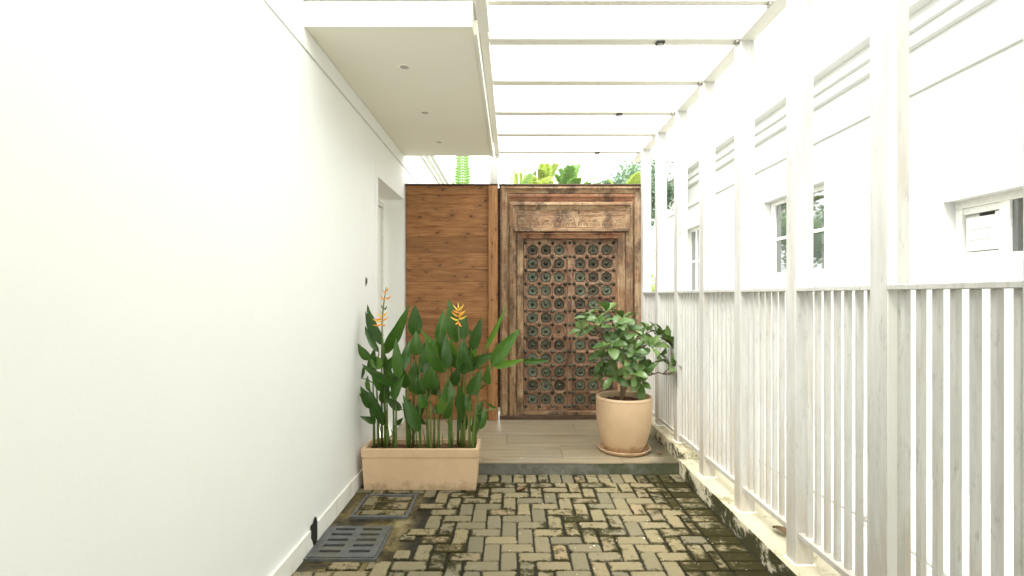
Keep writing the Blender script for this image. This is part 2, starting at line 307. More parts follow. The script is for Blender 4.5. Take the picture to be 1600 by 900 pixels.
# ------------------------------------------------------------------ object helpers
def at(px, py, Y): return Vector(((px-800)*Y/F, Y, EYE-(py-HY)*Y/F))
def tag(o, label=None, cat=None, group=None, kind=None):
    if label: o['label'] = label
    if cat: o['category'] = cat
    if group: o['group'] = group
    if kind: o['kind'] = kind
    return o
def thing(name, label, cat, loc=(0, 0, 0), group=None, kind=None):
    o = bpy.data.objects.new(name, None); C.objects.link(o); o.location = loc; o.empty_display_size = 0.1
    return tag(o, label, cat, group, kind)
def wloc(o):
    v = Vector((0, 0, 0))
    while o is not None: v += o.location; o = o.parent
    return v
def link(name, me, parent=None, loc=None):
    o = bpy.data.objects.new(name, me); C.objects.link(o)
    if parent: o.parent = parent
    if loc is not None: o.location = loc
    return o
def smooth(me, on=True):
    me.polygons.foreach_set('use_smooth', [on]*len(me.polygons)); return me
class B:
    """bmesh collector in WORLD coordinates; build() moves it into the parent's frame"""
    def __init__(s): s.bm = bmesh.new()
    def box(s, x0, x1, y0, y1, z0, z1, bev=0.0, seg=1):
        c = Vector(((x0+x1)/2, (y0+y1)/2, (z0+z1)/2))
        r = bmesh.ops.create_cube(s.bm, size=1, matrix=Matrix.Translation(c) @ Matrix.Diagonal((abs(x1-x0), abs(y1-y0), abs(z1-z0), 1)))
        if bev:
            ed = list({e for v in r['verts'] for e in v.link_edges})
            bmesh.ops.bevel(s.bm, geom=ed, offset=bev, segments=seg, affect='EDGES', profile=0.5)
        return s
    def prism(s, pts, d, ax=1):
        """extrude polygon (list of Vectors) by vector d"""
        d = Vector(d); a = [s.bm.verts.new(p) for p in pts]; b = [s.bm.verts.new(Vector(p)+d) for p in pts]; n = len(pts)
        s.bm.faces.new(a); s.bm.faces.new(b[::-1])
        for i in range(n): s.bm.faces.new((a[i], b[i], b[(i+1) % n], a[(i+1) % n]))
        return s
    def tube(s, pts, rads, n=8, cap=True):
        pts = [Vector(p) for p in pts]
        if not isinstance(rads, (list, tuple)): rads = [rads]*len(pts)
        rings = []; up = Vector((0.13, 0.97, 0.2))
        for i, p in enumerate(pts):
            t = (pts[min(i+1, len(pts)-1)] - pts[max(i-1, 0)]).normalized()
            a = t.cross(up)
            if a.length < 0.05: a = t.cross(Vector((1, 0, 0)))
            a.normalize(); b_ = t.cross(a)
            rings.append([s.bm.verts.new(p + (a*math.cos(2*math.pi*k/n) + b_*math.sin(2*math.pi*k/n))*rads[i]) for k in range(n)])
        for i in range(len(rings)-1):
            for k in range(n): s.bm.faces.new((rings[i][k], rings[i][(k+1) % n], rings[i+1][(k+1) % n], rings[i+1][k]))
        if cap:
            s.bm.faces.new(rings[0][::-1]); s.bm.faces.new(rings[-1])
        return s
    def lathe(s, prof, c, n=48):
        rings = []
        for r, z in prof:
            if r < 1e-5: rings.append([s.bm.verts.new((c[0], c[1], c[2]+z))])
            else: rings.append([s.bm.verts.new((c[0]+r*math.cos(2*math.pi*k/n), c[1]+r*math.sin(2*math.pi*k/n), c[2]+z)) for k in range(n)])
        for a, b in zip(rings, rings[1:]):
            for k in range(n):
                va = [a[k % len(a)], a[(k+1) % len(a)]]; vb = [b[(k+1) % len(b)], b[k % len(b)]]
                f = [v for i, v in enumerate(va+vb) if v not in (va+vb)[:i]]
                if len(f) >= 3: s.bm.faces.new(f)
        return s
    def mesh(s, name, mat, off=Vector((0, 0, 0)), sm=False):
        bmesh.ops.recalc_face_normals(s.bm, faces=s.bm.faces[:])
        me = bpy.data.meshes.new(name)
        bmesh.ops.translate(s.bm, verts=s.bm.verts[:], vec=-Vector(off)); s.bm.to_mesh(me); s.bm.free()
        for m in (mat if isinstance(mat, (list, tuple)) else [mat]): me.materials.append(m)
        if sm: smooth(me)
        return me
    def build(s, name, mat, parent=None, sm=False):
        return link(name, s.mesh(name, mat, wloc(parent) if parent else Vector((0, 0, 0)), sm), parent)

# ------------------------------------------------------------------ ground and paving
XL, XR = -1.23, 1.44          # house wall face, kerb face
YS = 4.40                     # front of the step
ZP = 0.10                     # step height
def sheet(name, x0, x1, y0, y1, z, mat, kind='structure', parent=None):
    b = B(); vs = [b.bm.verts.new(p) for p in ((x0, y0, z), (x1, y0, z), (x1, y1, z), (x0, y1, z))]; b.bm.faces.new(vs)
    o = b.build(name, mat, parent)
    if kind and not parent: o['kind'] = kind
    return o
sheet('ground', -400, 400, -400, 400, -0.09, M['earth'])
pav = B().box(XL-0.02, XR+0.02, -3.0, YS+0.02, -0.085, -0.012).build('pavement', M['bed']); pav['kind'] = 'structure'
yard = B().box(1.72, 3.6, -4, 14, -0.08, -0.0).build('neighbour_yard', M['conc']); yard['kind'] = 'structure'

brick_cache = {}
def brick_mesh(lx, ly, vr):
    key = (round(lx, 3), round(ly, 3), vr)
    if key not in brick_cache:
        bm = bmesh.new(); rr = random.Random(hash(key) & 0xffff)
        hx, hy, ch = lx/2, ly/2, 0.005
        def ring(ix, iy, z, j=0.0012):
            c = min(0.009, hx*.3, hy*.3)
            pts = [(-hx+ix+c, -hy+iy), (hx-ix-c, -hy+iy), (hx-ix, -hy+iy+c), (hx-ix, hy-iy-c), (hx-ix-c, hy-iy), (-hx+ix+c, hy-iy), (-hx+ix, hy-iy-c), (-hx+ix, -hy+iy+c)]
            return [bm.verts.new((x+rr.uniform(-j, j), y+rr.uniform(-j, j), z+rr.uniform(-j, j)*0.4)) for x, y in pts]
        a = ring(0, 0, -0.045); b = ring(0, 0, -0.005); c = ring(ch, ch, 0.0)
        for p, q in ((a, b), (b, c)):
            for i in range(8): bm.faces.new((p[i], p[(i+1) % 8], q[(i+1) % 8], q[i]))
        bm.faces.new(c)
        me = bpy.data.meshes.new('paving_brick'); bm.to_mesh(me); bm.free(); me.materials.append(M['paver']); brick_cache[key] = me
    return brick_cache[key]
J = 0.0105; U = 0.1025                        # joint, module
bricks = []                                  # (x0,x1,y0,y1)
drain_zone = [(-1.225, -0.60, 2.86, 3.96)]
def clip_add(x0, x1, y0, y1, bx0, bx1, by0, by1):
    x0, x1, y0, y1 = max(x0, bx0), min(x1, bx1), max(y0, by0), min(y1, by1)
    if x1-x0 < 0.028 or y1-y0 < 0.028: return
    cx, cy = (x0+x1)/2, (y0+y1)/2
    for a, b_, c, d in drain_zone:
        if a < cx < b_ and c < cy < d:
            return
    bricks.append((x0, x1, y0, y1))
YB = YS - 2*U - 0.01
n = int((YS+2.6)/U)
x = XL+0.004
while x < XR-0.03:                             # soldier course along the step
    clip_add(x, x+U, YB, YS-0.008, XL, XR-0.005, -9, 9); x += U
for i in range(n):                             # soldier courses along kerb and wall
    y1 = YB - i*U
    clip_add(XR-0.01-2*U, XR-0.01, y1-U, y1, -9, 9, -9, 9)
    clip_add(XL+0.012, XL+0.012+U*1.2, y1-U, y1, -9, 9, -9, 9)
bx0, bx1 = XL+0.012+U*1.2, XR-0.01-2*U
def herring():
    seen = set()
    for a in range(-60, 60):
        for b_ in range(-60, 60):
            # horizontal bricks start at cells where (col - row) % 4 == 0 ; vertical ones where (col - row) % 4 == 2 (spanning two rows)
            d = (a - b_) % 4
            X0 = bx0 + a*U; Y0 = YB - (b_+1)*U
            if Y0 < -2.4 or Y0 > YB: continue
            if X0 > bx1+0.2 or X0 < bx0-0.3: continue
            if d == 0: clip_add(X0, X0+2*U, Y0, Y0+U, bx0, bx1, -2.4, YB)
            if d == 2: clip_add(X0, X0+U, Y0, Y0+2*U, bx0, bx1, -2.4, YB)
herring()
bricks.sort(key=lambda q: -(q[2]+q[3]) if q[3] > 2.5 else 100-(q[2]+q[3]))
far = bricks[300:]
for q in bricks[:300]:
    lx, ly = q[1]-q[0]-J, q[3]-q[2]-J
    o = link('paving_brick', brick_mesh(lx, ly, rnd.randrange(3)), pav, ((q[0]+q[1])/2, (q[2]+q[3])/2, rnd.uniform(-0.002, 0.002)))
    o.rotation_euler = (rnd.uniform(-.008, .008), rnd.uniform(-.008, .008), rnd.uniform(-.012, .012))
b = B()
for q in far: b.box(q[0]+J/2, q[1]-J/2, q[2]+J/2, q[3]-J/2, -0.04, rnd.uniform(-.002, .002), 0.004)
o = b.build('distant_paving_bricks', M['paver'], pav); o['kind'] = 'stuff'
# a few loose cut bricks bordering the drain patch
for (x0, x1, y0, y1) in ((-0.70, -0.605, 2.99, 3.09), (-0.71, -0.61, 3.21, 3.31), (-1.05, -0.86, 2.865, 2.955), (-0.83, -0.72, 2.865, 2.955)):
    link('paving_brick', brick_mesh(x1-x0, y1-y0, 1), pav, ((x0+x1)/2, (y0+y1)/2, -0.004))

# inspection cover filled with cut pavers
ic = thing('inspection_cover', 'square steel framed inspection cover filled with cut pavers, just in front of the planter box', 'manhole cover', (-0.92, 3.73, 0))
X0, X1, Y0, Y1 = -1.12, -0.72, 3.53, 3.935
b = B(); fw = 0.022
b.box(X0, X1, Y0, Y0+fw, -0.03, 0.008, .002).box(X0, X1, Y1-fw, Y1, -0.03, 0.008, .002).box(X0, X0+fw, Y0+fw, Y1-fw, -0.03, 0.008, .002).box(X1-fw, X1, Y0+fw, Y1-fw, -0.03, 0.008, .002)
b.build('cover_frame', M['grate'], ic)
B().box(X0+fw, X1-fw, Y0+fw, Y1-fw, -0.03, -0.008).build('cover_tray', M['bed'], ic)
for (a, b_, c, d) in ((0.0, .27, .52, 1.0), (.30, 1.0, .76, 1.0), (.26, 1.0, .33, .72), (.62, .98, .04, .30), (.05, .58, .06, .26), (.02, .22, .30, .48)):
    w_, h_ = X1-X0-2*fw, Y1-Y0-2*fw
    x0, x1, y0, y1 = X0+fw+a*w_+.004, X0+fw+b_*w_-.004, Y0+fw+c*h_+.004, Y0+fw+d*h_-.004
    link('paving_brick', brick_mesh(x1-x0, y1-y0, 2), ic, ((x0+x1)/2+0.92, (y0+y1)/2-3.73, rnd.uniform(-.004, .003)))
# slotted drain grate
dg = thing('drain_grate', 'grey square drain grate with two columns of five slots beside the white wall', 'drain', (-1.0, 3.18, 0))
X0, X1, Y0, Y1 = -1.195, -0.80, 2.98, 3.38
B().box(X0+.004, X1-.004, Y0+.004, Y1-.004, -0.035, -0.008).build('drain_pit', M['slot'], dg)
b = B(); T = 0.010
xs = [X0, X0+.045, X0+.175, X0+.225, X1-.045, X1]; 
ys = [Y0+.035+i*0.0715 for i in range(5)]
b.box(xs[0], xs[1], Y0, Y1, -0.006, T).box(xs[2], xs[3], Y0+.001, Y1-.001, -0.006, T).box(xs[4], xs[5], Y0, Y1, -0.006, T)
e = [Y0+.0005] + [v for y in ys for v in (y+.018, y+.048)] + [Y1-.0005]
for i in range(0, len(e), 2):
    for xa, xb in ((xs[1], xs[2]), (xs[3], xs[4])): b.box(xa, xb, e[i], e[i+1], -0.006, T-.0005)
b.build('grate_plate', M['grate'], dg)
b = B(); b.box(X0-.014, X1+.014, Y0-.014, Y0-.002, -0.02, .004).box(X0-.014, X1+.014, Y1+.002, Y1+.014, -0.02, .004).box(X0-.014, X0-.002, Y0-.002, Y1+.002, -0.02, .004).box(X1+.002, X1+.014, Y0-.002, Y1+.002, -0.02, .004)
b.build('grate_frame', M['grate'], dg)

# ------------------------------------------------------------------ raised entrance step with tiles
step = B().box(XL-0.02, XR-0.002, YS+0.012, 6.35, -0.08, ZP-0.014).build('entrance_platform', M['riser']); step['kind'] = 'structure'
B().box(XL, XR-0.004, YS, YS+0.012, -0.02, ZP-0.014).build('riser', M['riser'], step)
rows = [YS-0.006, 4.52, 4.90, 5.33, 5.80, 6.34]
for r_ in range(5):
    offs = [0.35, -0.15, 0.55, 0.08, -0.4][r_]
    xs = [XL+.002]; xx = offs-1.8
    while xx < XR: 
        if xx > XL+0.12: xs.append(xx)
        xx += 1.2
    xs = [q for q in xs if q < XR-0.12] + [XR-0.004]
    for xa, xb in zip(xs, xs[1:]):
        b = B().box(xa+.0015, xb-.0015, rows[r_]+.0015, rows[r_+1]-.0015, ZP-0.014, ZP, .0015)
        b.build('tile', M['tile'], step)

# ------------------------------------------------------------------ kerb under the fence
kb = B().box(XR, 1.72, -3, YS+.03, -0.08, 0.115, .006, 2).build('kerb', M['kerb']); kb['kind'] = 'structure'
kb2 = B().box(XR+.003, 1.716, YS+.032, 12, -0.08, 0.205, .006, 2).build('kerb', M['kerb']); kb2['kind'] = 'structure'

# ------------------------------------------------------------------ house on the left
house = thing('white_house', 'white plastered house wall running along the left of the passage', 'house', (XL, 3, 0))
DY0, DY1, DZ = 4.69, 5.79, 2.62
WT = -1.62
b = B().box(WT, XL, -4, DY0, -0.08, 2.985).box(WT, XL, DY0, DY1, DZ, 2.985).box(WT, XL, DY1, 14, -0.08, 2.985)
b.build('wall', M['wall'], house)
B().box(WT, 3.4, -3.0, 0.95, 3.63, 3.85).build('rear_roof', M['soffit'], house)  # unseen roof slab added behind the camera to shade the near wall
B().box(WT, 3.4, -7.2, -7.0, -0.08, 3.85).build('rear_wall', M['wall'], house)  # unseen end wall added behind the camera along with the roof slab
B().box(WT, XL-.012, -4, 14, 2.985, 3.0).build('shadow_groove', M['wall'], house)
B().box(WT, XL+.003, -4, 14, 3.0, 3.62).build('upper_wall', M['wall'], house)
for z0, z1, p in ((3.40, 3.43, .03), (3.50, 3.53, .05), (3.57, 3.62, .08)):
    B().box(XL+.003, XL+p, 5.9, 14, z0, z1).build('moulding', M['trim'], house)
# skirting, broken beside the drain
def skirt(pts_y, z):
    b = B(); b.box(XL, XL+.014, pts_y[0], pts_y[1], -0.01, z, .002); b.build('skirting', M['skirt'], house)
skirt((3.215, YS-.004), 0.115)
b = B(); yy = [3.13, 3.11, 3.085, 3.09, -3.0]; zz = [-0.01, 0.035, 0.07, 0.112, 0.112]
pts = [Vector((XL+.001, y, z)) for y, z in zip(yy, zz)] + [Vector((XL+.001, -3.0, -0.01))]
b.prism(pts, (0.017, 0, 0)); b.build('skirting', M['skirt'], house)
B().box(XL, XL+.013, YS, DY0-.09, ZP, 0.205, .002).build('skirting', M['skirt'], house)
b = B(); rr = random.Random(3)             # ragged near-black patch painted as the hole's shade where skirting broke away
ring = []
for i in range(18):
    a = 2*math.pi*i/18; r1 = 1+rr.uniform(-.22, .22)
    ring.append(Vector((XL+.0035, 3.170+.060*r1*math.cos(a), 0.065+.088*r1*math.sin(a))))
b.prism(ring, (0.004, 0, 0)); b.build('crumbled_plaster', M['slot'], house)
# doorway: architrave, lining, door leaf
b = B()
b.box(XL, XL+.004, 4.60, DY0, 0.1, 2.73).box(XL, XL+.004, DY0, DY1+.05, DZ, 2.73).box(XL, XL+.004, DY1, DY1+.05, 0.1, DZ-.002)
b.build('architrave', M['wall'], house)
sd = thing('side_door', 'white side door set deep in its recess in the left wall, behind the flower spikes', 'door', (-1.47, 5.24, ZP))
B().box(-1.50, -1.455, DY0+.06, DY1-.10, ZP+.012, 2.50, .003).build('door_panel', M['trim'], sd)
b = B(); b.box(-1.52, -1.43, DY0+.002, DY0+.058, ZP, 2.56, .003).box(-1.52, -1.43, DY1-.098, DY1-.04, ZP, 2.56, .003).box(-1.52, -1.43, DY0+.06, DY1-.10, 2.505, 2.56, .003)
b.build('door_frame', M['upvc'], sd)
for z0, z1 in ((.25, 1.15), (1.3, 2.35)):
    B().box(-1.4545, -1.447, DY0+.17, DY1-.21, z0, z1, .003).build('raised_field', M['trim'], sd)
B().tube([(-1.45, 5.55, 1.1), (-1.40, 5.55, 1.1), (-1.40, 5.45, 1.1)], .009).build('handle', M['chrome'], sd)
# lock plate and socket
lk = thing('wall_lock', 'small dark oval lock plate on the bare white wall left of the doorway', 'lock', (XL, 4.30, 1.65))
b = B(); b.prism([Vector((XL+.001, 4.30+.018*math.cos(a), 1.65+.036*math.sin(a))) for a in [i*math.pi/10 for i in range(20)]], (.006, 0, 0)); b.build('lock_plate', M['chrome'], lk)
b = B(); b.prism([Vector((XL+.007, 4.30+.010*math.cos(a), 1.655+.022*math.sin(a))) for a in [i*math.pi/8 for i in range(16)]], (.006, 0, 0)); b.build('key_cylinder', M['dark'], lk)
sk = thing('wall_switch', 'small white switch plate low on the wall behind the left flower spike', 'switch', (XL, 4.32, 1.24))
B().box(XL+.001, XL+.010, 4.28, 4.36, 1.20, 1.28, .003).build('switch_plate', M['upvc'], sk)
B().box(XL+.010, XL+.014, 4.305, 4.335, 1.22, 1.26, .002).build('rocker', M['trim'], sk)

# ------------------------------------------------------------------ canopy with downlights
cn = thing('entrance_canopy', 'flat cream canopy slab with three recessed downlights jutting from the left wall', 'canopy', (-0.73, 4.4, 3.12))
CZ = 3.12; CX1 = -0.232
B().box(XL+.004, CX1, 3.03, 5.83, CZ, 3.262, .003).build('slab', M['soffit'], cn)
B().box(XL+.004, CX1, 3.018, 3.029, CZ-.004, 3.27, .002).build('front_fascia', M['beam'], cn)
B().box(CX1+.001, CX1+.022, 3.10, 5.86, CZ-.010, 3.20, .002).build('edge_trim', M['beam'], cn)
B().box(XL+.004, CX1+.02, 3.00, 5.86, 3.272, 3.280, .002).build('roof_flashing', M['trim'], cn)
for X, Y in ((-.748, 3.563), (-.756, 4.447), (-.755, 5.30)):
    rim = B().lathe([(0.030, 0.001), (0.033, -.003), (0.048, -.004), (0.052, -.0015), (0.052, .001)], (X, Y, CZ-.001), 32).build('downlight', M['soffit'], cn, True)
    B().lathe([(0, -.0015), (0.020, -.002), (0.0295, -.001), (0.0295, .001)], (X, Y, CZ-.0015), 24).build('lamp_lens', M['lens'], rim, True).parent = rim
# (sub-part vertices are in the canopy frame)
for o in list(C.objects):
    if o.name.startswith('lamp_lens'): o.location = (0, 0, 0)

# ------------------------------------------------------------------ pergola
pg = thing('white_pergola', 'weathered white pergola of square posts and flat cross beams roofing the passage', 'pergola', (1.5, 3.4, 0.12))
PX0, PX1 = 1.487, 1.583
PZ = 3.195
posts = [(-0.54, ), (0.12, ), (0.78, ), (1.42-.02, ), (2.038,), (2.686,), (3.335,), (3.98,), (4.61,), (5.23,), (5.82,)]
posts = [p[0] for p in posts]
for y in posts:
    z0 = 0.113 if y < YS else 0.203
    B().box(PX0, PX1, y, y+.092, z0, PZ+.002, .004, 2).build('post', M['post'], pg)
    pl = B().box(PX0-.012, PX1+.012, y-.010, y+.102, z0, z0+.008, .002).build('base_plate', M['beam'], pg)
B().box(PX0+.006, PX0+.044, 2.0335, 2.0385, 0.125, PZ, .001).build('cover_strip', M['trim'], pg)  # thin, brighter strip on the front of one post
B().box(PX0-.004, PX1+.003, -1.2, 6.4, PZ, PZ+.13, .003).build('edge_beam', M['beam'], pg)
B().box(-.205, -.150, 2.2, 6.2, PZ+.002, PZ+.128, .003).build('ledger_beam', M['beam'], pg)
beams = [0.12, 0.78, 1.6, 2.25, 2.90, 3.33, 3.985, 4.66, 5.29, 5.93]
for y in beams:
    B().box(-.148, PX0-.006, y, y+(.085 if y > 3 else .05), PZ+.004, PZ+.122, .003).build('cross_beam', M['beam'], pg)
    B().box(PX0-.026, PX0-.008, y+.004, y+.05, PZ-.012, PZ+.003, .002).build('bracket', M['chrome'], pg)
B().box(-.262, -.165, 6.02, 6.11, 0.1, PZ, .003).build('post', M['post'], pg)
B().box(-.20, -.135, 2.62, 3.06, PZ-.09, PZ, .003).build('ledger_end', M['beam'], pg)
for X, y in ((.975, 3.33), (.985, 4.66), (.995, 5.93)):
    s_ = B().box(X-.026, X+.026, y+.018, y+.066, PZ-.010, PZ+.004, .002).build('spotlight', M['dark'], pg)
    q = B().lathe([(0, -.002), (.014, -.002), (.018, 0), (.018, .004)], (X, y+.042, PZ-.012), 16); q.build('spotlight_lens', M['lens'], s_, True)

# ------------------------------------------------------------------ fence between posts
fn = thing('white_railing', 'white metal railing of square balusters between the pergola posts on the kerb', 'railing', (1.53, 3.4, 0.12))
bal = B().box(-.0125, .0125, -.012, .012, 0.285, 1.552, .002).mesh('baluster', M['post'])
for y0, y1 in zip(posts, posts[1:]):
    ya, yb = y0+.093, y1-.001
    B().box(1.489, 1.560, ya, yb, 1.552, 1.575, .003).build('top_rail', M['post'], fn)
    B().box(1.500, 1.550, ya, yb, 0.255, 0.287, .003).build('bottom_rail', M['post'], fn)
    for i in range(7):
        o = link('baluster', bal, fn, (1.53-1.53, ya+(yb-ya)*(i+.62)/7.25 - 3.4, -0.12))
# pale petal and grit specks scattered over the paving and the step
rs0 = random.Random(19); b = B()
for i in range(95):
    on = rs0.random() < .3
    x = rs0.uniform(-.2, 1.38); y = rs0.uniform(4.45, 5.2) if on else rs0.uniform(2.4, 4.36)
    z = (ZP if on else 0.0)+.0015; q = rs0.uniform(.0018, .0048)
    if rs0.random() < .05: q *= 1.7
    a0 = rs0.uniform(0, 6); vs = [b.bm.verts.new((x+q*math.cos(a0+k_*1.257)*rs0.uniform(.7, 1.2), y+q*math.sin(a0+k_*1.257)*rs0.uniform(.7, 1.2), z)) for k_ in range(5)]
    t_ = b.bm.verts.new((x, y, z+q*.5))
    for k_ in range(5): b.bm.faces.new((vs[k_], vs[(k_+1) % 5], t_))
tag(b.build('petal_litter', M['trim']), 'scatter of tiny pale petals and grit over the wet pavers and step', 'litter', kind='stuff')
# leafy debris and dead leaf by the kerb
def curled_leaf(name, label, cat, p, rot, s):
    b = B(); rr = random.Random(int(p[0]*1000))
    N = 6
    rows_ = []
    for i in range(N+1):
        t = i/N; wd = math.sin(math.pi*min(1, t*1.03+.02))**.8*.28
        z = .10*math.sin(3*t)+rr.uniform(0, .03)
        rows_.append([b.bm.verts.new((t-.5, sx*wd, z+abs(sx)*.12)) for sx in (-1, -.5, 0, .5, 1)])
    for r0, r1 in zip(rows_, rows_[1:]):
        for k_ in range(4): b.bm.faces.new((r0[k_], r0[k_+1], r1[k_+1], r1[k_]))
    bmesh.ops.transform(b.bm, matrix=Matrix.Rotation(rot, 4, 'Z') @ Matrix.Scale(s, 4), verts=b.bm.verts[:])
    bmesh.ops.solidify(b.bm, geom=b.bm.faces[:], thickness=.001)
    me = b.mesh(name, M['dry'], sm=True); o = link(name, me, None, p); tag(o, label, cat); return o
curled_leaf('dry_leaf', 'small dry brown leaf lying on the pavers near the step, right of the planter', 'dry leaf', (.07, 4.02, .004), .8, .09)
curled_leaf('dry_leaf', 'crumpled dead leaf on the kerb under the bottom rail between two posts', 'dry leaf', (1.60, 3.05, .117), 1.9, .12)
curled_leaf('dry_leaf', 'tiny curled leaf fragment on the wet tiles beside the pot saucer', 'dry leaf', (1.33, 4.62, .102), .3, .06)

# ------------------------------------------------------------------ neighbour's house on the right
NX = 3.5
nh = thing('neighbour_house', 'white rendered house with stepped cornice and recessed windows beyond the railing', 'house', (NX, 6, 0))
wins = [(2.75, 4.16, 1.785, 2.285), (5.74, 7.12, 1.78, 2.82), (9.35, 10.40, 1.56, 2.86)]
b = B(); y = -4.0; TOP = 4.35; YE = 12.4
for (a, c, z0, z1) in wins:
    b.box(NX, NX+.3, y, a, -0.08, TOP); b.box(NX, NX+.3, a, c, -0.08, z0); b.box(NX, NX+.3, a, c, z1, TOP); y = c
b.box(NX, NX+.3, y, YE, -0.08, TOP); b.box(NX+.3, NX+5, YE-.3, YE, -.08, TOP)
b.build('wall', M['wall_n'], nh)
for z0, z1, p in ((3.28, 3.31, .035), (3.675, 3.78, .07), (3.78, 3.86, .12), (3.90, 3.955, .24)):
    B().box(NX-p, NX, -4, YE+p, z0, z1, .002).build('moulding', M['wall_n'], nh)
B().box(NX-.12, NX, -4, YE+.1, 3.86, 3.90).build('moulding', M['wall_n'], nh)
FXn = NX+.10
for wi, (a, c, z0, z1) in enumerate(wins):
    fr = B()
    fr.box(FXn, FXn+.05, a, c, z0, z0+.06, .003).box(FXn, FXn+.05, a, c, z1-.06, z1, .003)
    if wi == 0: uprights = [a+.03, 3.745, c-.03]; 
    elif wi == 1: uprights = [a+.08, (a+c)/2, c-.05]
    else: uprights = [a+.04, 10.01, c-.04]
    hw = [.03, .04, .03] if wi == 0 else ([.08, .05, .06] if wi == 1 else [.04, .03, .04])
    for u, h_ in zip(uprights, hw): fr.box(FXn+.001, FXn+.049, u-h_, u+h_, z0+.06, z1-.06, .003)
    fo = fr.build('window', M['upvc'], nh)
    if wi == 0: tag(fo, 'small high window with a white slatted vent panel beside the glass')
    for s_ in range(2):
        p0, p1 = uprights[s_]+hw[s_], uprights[s_+1]-hw[s_+1]
        if wi == 0 and s_ == 1:
            for (q0, q1) in ((1.880, 1.960), (1.964, 2.044), (2.048, 2.142)):
                B().box(FXn+.010, FXn+.026, p0+.045, p1-.03, q0, q1, .003).build('vent_slat', M['upvc'], fo)
            B().box(FXn+.008, FXn+.030, p0, p0+.042, 1.88, 2.16, .003).build('vent_frame', M['upvc'], fo)
            B().box(FXn+.034, FXn+.045, p0, p1, z0+.06, z1-.06).build('vent_void', M['pipe'], fo)
            B().box(FXn+.004, FXn+.032, p0+.001, p1-.001, z0+.061, 1.868, .003).build('vent_frame', M['upvc'], fo)
            B().box(FXn+.014, FXn+.030, p0+.001, p1-.001, 2.172, z1-.061, .003).build('vent_frame', M['upvc'], fo)
            B().box(FXn+.016, FXn+.030, p0+.06, p1-.14, 2.146, 2.168).build('vent_gap', M['slot'], fo)  # near-black strip painted as the shade in the vent's top opening
            continue
        if wi == 0:
            B().box(FXn+.022, FXn+.03, p0, p1, z0+.06, z1-.06).build('pane', M['glass'], fo); continue
        zm = (z0+z1)/2
        B().box(FXn+.012, FXn+.040, p0, p1, zm-.02, zm+.02, .003).build('glazing_bar', M['upvc'], fo)
        B().box(FXn+.022, FXn+.03, p0, p1, z0+.06, zm-.02).build('pane', M['glass'], fo)
        B().box(FXn+.022, FXn+.03, p0, p1, zm+.02, z1-.06).build('pane', M['glass'], fo)
    B().box(FXn+.06, FXn+.2, a-.01, c+.01, z0-.01, z1+.01).build('room_blind', M['trim'], fo)
# pipe and small weed in the yard
pp = thing('yard_pipe', 'thin grey pipe lying against the foot of the white house behind the railing', 'pipe', (3.2, 3.5, 0.05))
B().tube([(2.2, 4.9, .05), (2.25, 4.2, .04), (2.35, 3.4, .05), (2.3, 2.6, .04), (2.3, 1.2, .04)], .012, 10).build('pipe_run', M['pipe'], pp, True)
B().lathe([(0, -.02), (.02, -.02), (.02, .02), (0, .03)], (2.35, 3.4, .05), 16).build('pipe_joint', M['chrome'], pp)

# ------------------------------------------------------------------ carved antique door
DF = 5.93                                     # front plane of the frame
def dx(px): return (px-800)*DF/F
def dz(py): return EYE-(py-HY)*DF/F
door = thing('carved_door', 'antique carved double door studded with green bronze rosettes in a moulded frame', 'door', (dx(892), DF, ZP))
def uband(name, xo0, xo1, zo, xi0, xi1, zi, yf, yb, mh, mv, zb=ZP+.04, splay=0.0):
    """left jamb, right jamb and head of one moulded band, mitred; splay pushes the inner edge back"""
    for side in (0, 1):
        xo, xi = (xo0, xi0) if side == 0 else (xo1, xi1)
        b = B(); d = (xi-xo)
        pr = [(0, 0), (.12, -.012), (.35, -.016), (.5, 0.0), (.75, .002+splay*.5), (1.0, splay)]
        # profile swept vertically with a mitre at the top
        bot = []; top = []
        for u, dy in pr:
            x = xo+d*u; bot.append(b.bm.verts.new((x, yf+dy, zb))); top.append(b.bm.verts.new((x, yf+dy, zo-(zo-zi)*u)))
        bb = [b.bm.verts.new((xo, yb, zb)), b.bm.verts.new((xi, yb, zb))]; tb = [b.bm.verts.new((xo, yb, zo)), b.bm.verts.new((xi, yb, zi))]
        for i in range(len(pr)-1): b.bm.faces.new((bot[i], bot[i+1], top[i+1], top[i]))
        b.bm.faces.new((bot[-1], bb[1], tb[1], top[-1])); b.bm.faces.new((bot[0], top[0], tb[0], bb[0]))
        b.build(name, mv, door)
    b = B(); L = []; Rr = []
    for u, dy in [(0, 0), (.12, -.012), (.35, -.016), (.5, 0.0), (.75, .002+splay*.5), (1.0, splay)]:
        z = zo-(zo-zi)*u; L.append(b.bm.verts.new((xo0+(xi0-xo0)*u, yf+dy, z))); Rr.append(b.bm.verts.new((xo1+(xi1-xo1)*u, yf+dy, z)))
    tb = [b.bm.verts.new((xo0, yb, zo)), b.bm.verts.new((xo1, yb, zo))]; ib = [b.bm.verts.new((xi0, yb, zi)), b.bm.verts.new((xi1, yb, zi))]
    for i in range(len(L)-1): b.bm.faces.new((L[i], L[i+1], Rr[i+1], Rr[i]))
    b.bm.faces.new((L[0], Rr[0], tb[1], tb[0])); b.bm.faces.new((L[-1], ib[0], ib[1], Rr[-1]))
    b.build(name, mh, door)
uband('outer_moulding', dx(781.5), dx(1004), dz(290.5), dx(793), dx(992), dz(302), DF-.01, DF+.22, M['old_h'], M['old_v'], splay=.015)
uband('carved_band', dx(793), dx(992), dz(302), dx(796), dx(989), dz(316), DF+.018, DF+.2, M['old_red'], M['old_v'], splay=.0)
uband('middle_moulding', dx(796), dx(989), dz(316), dx(807), dx(978), dz(328), DF-.004, DF+.2, M['old_h'], M['old_v'], splay=.02)
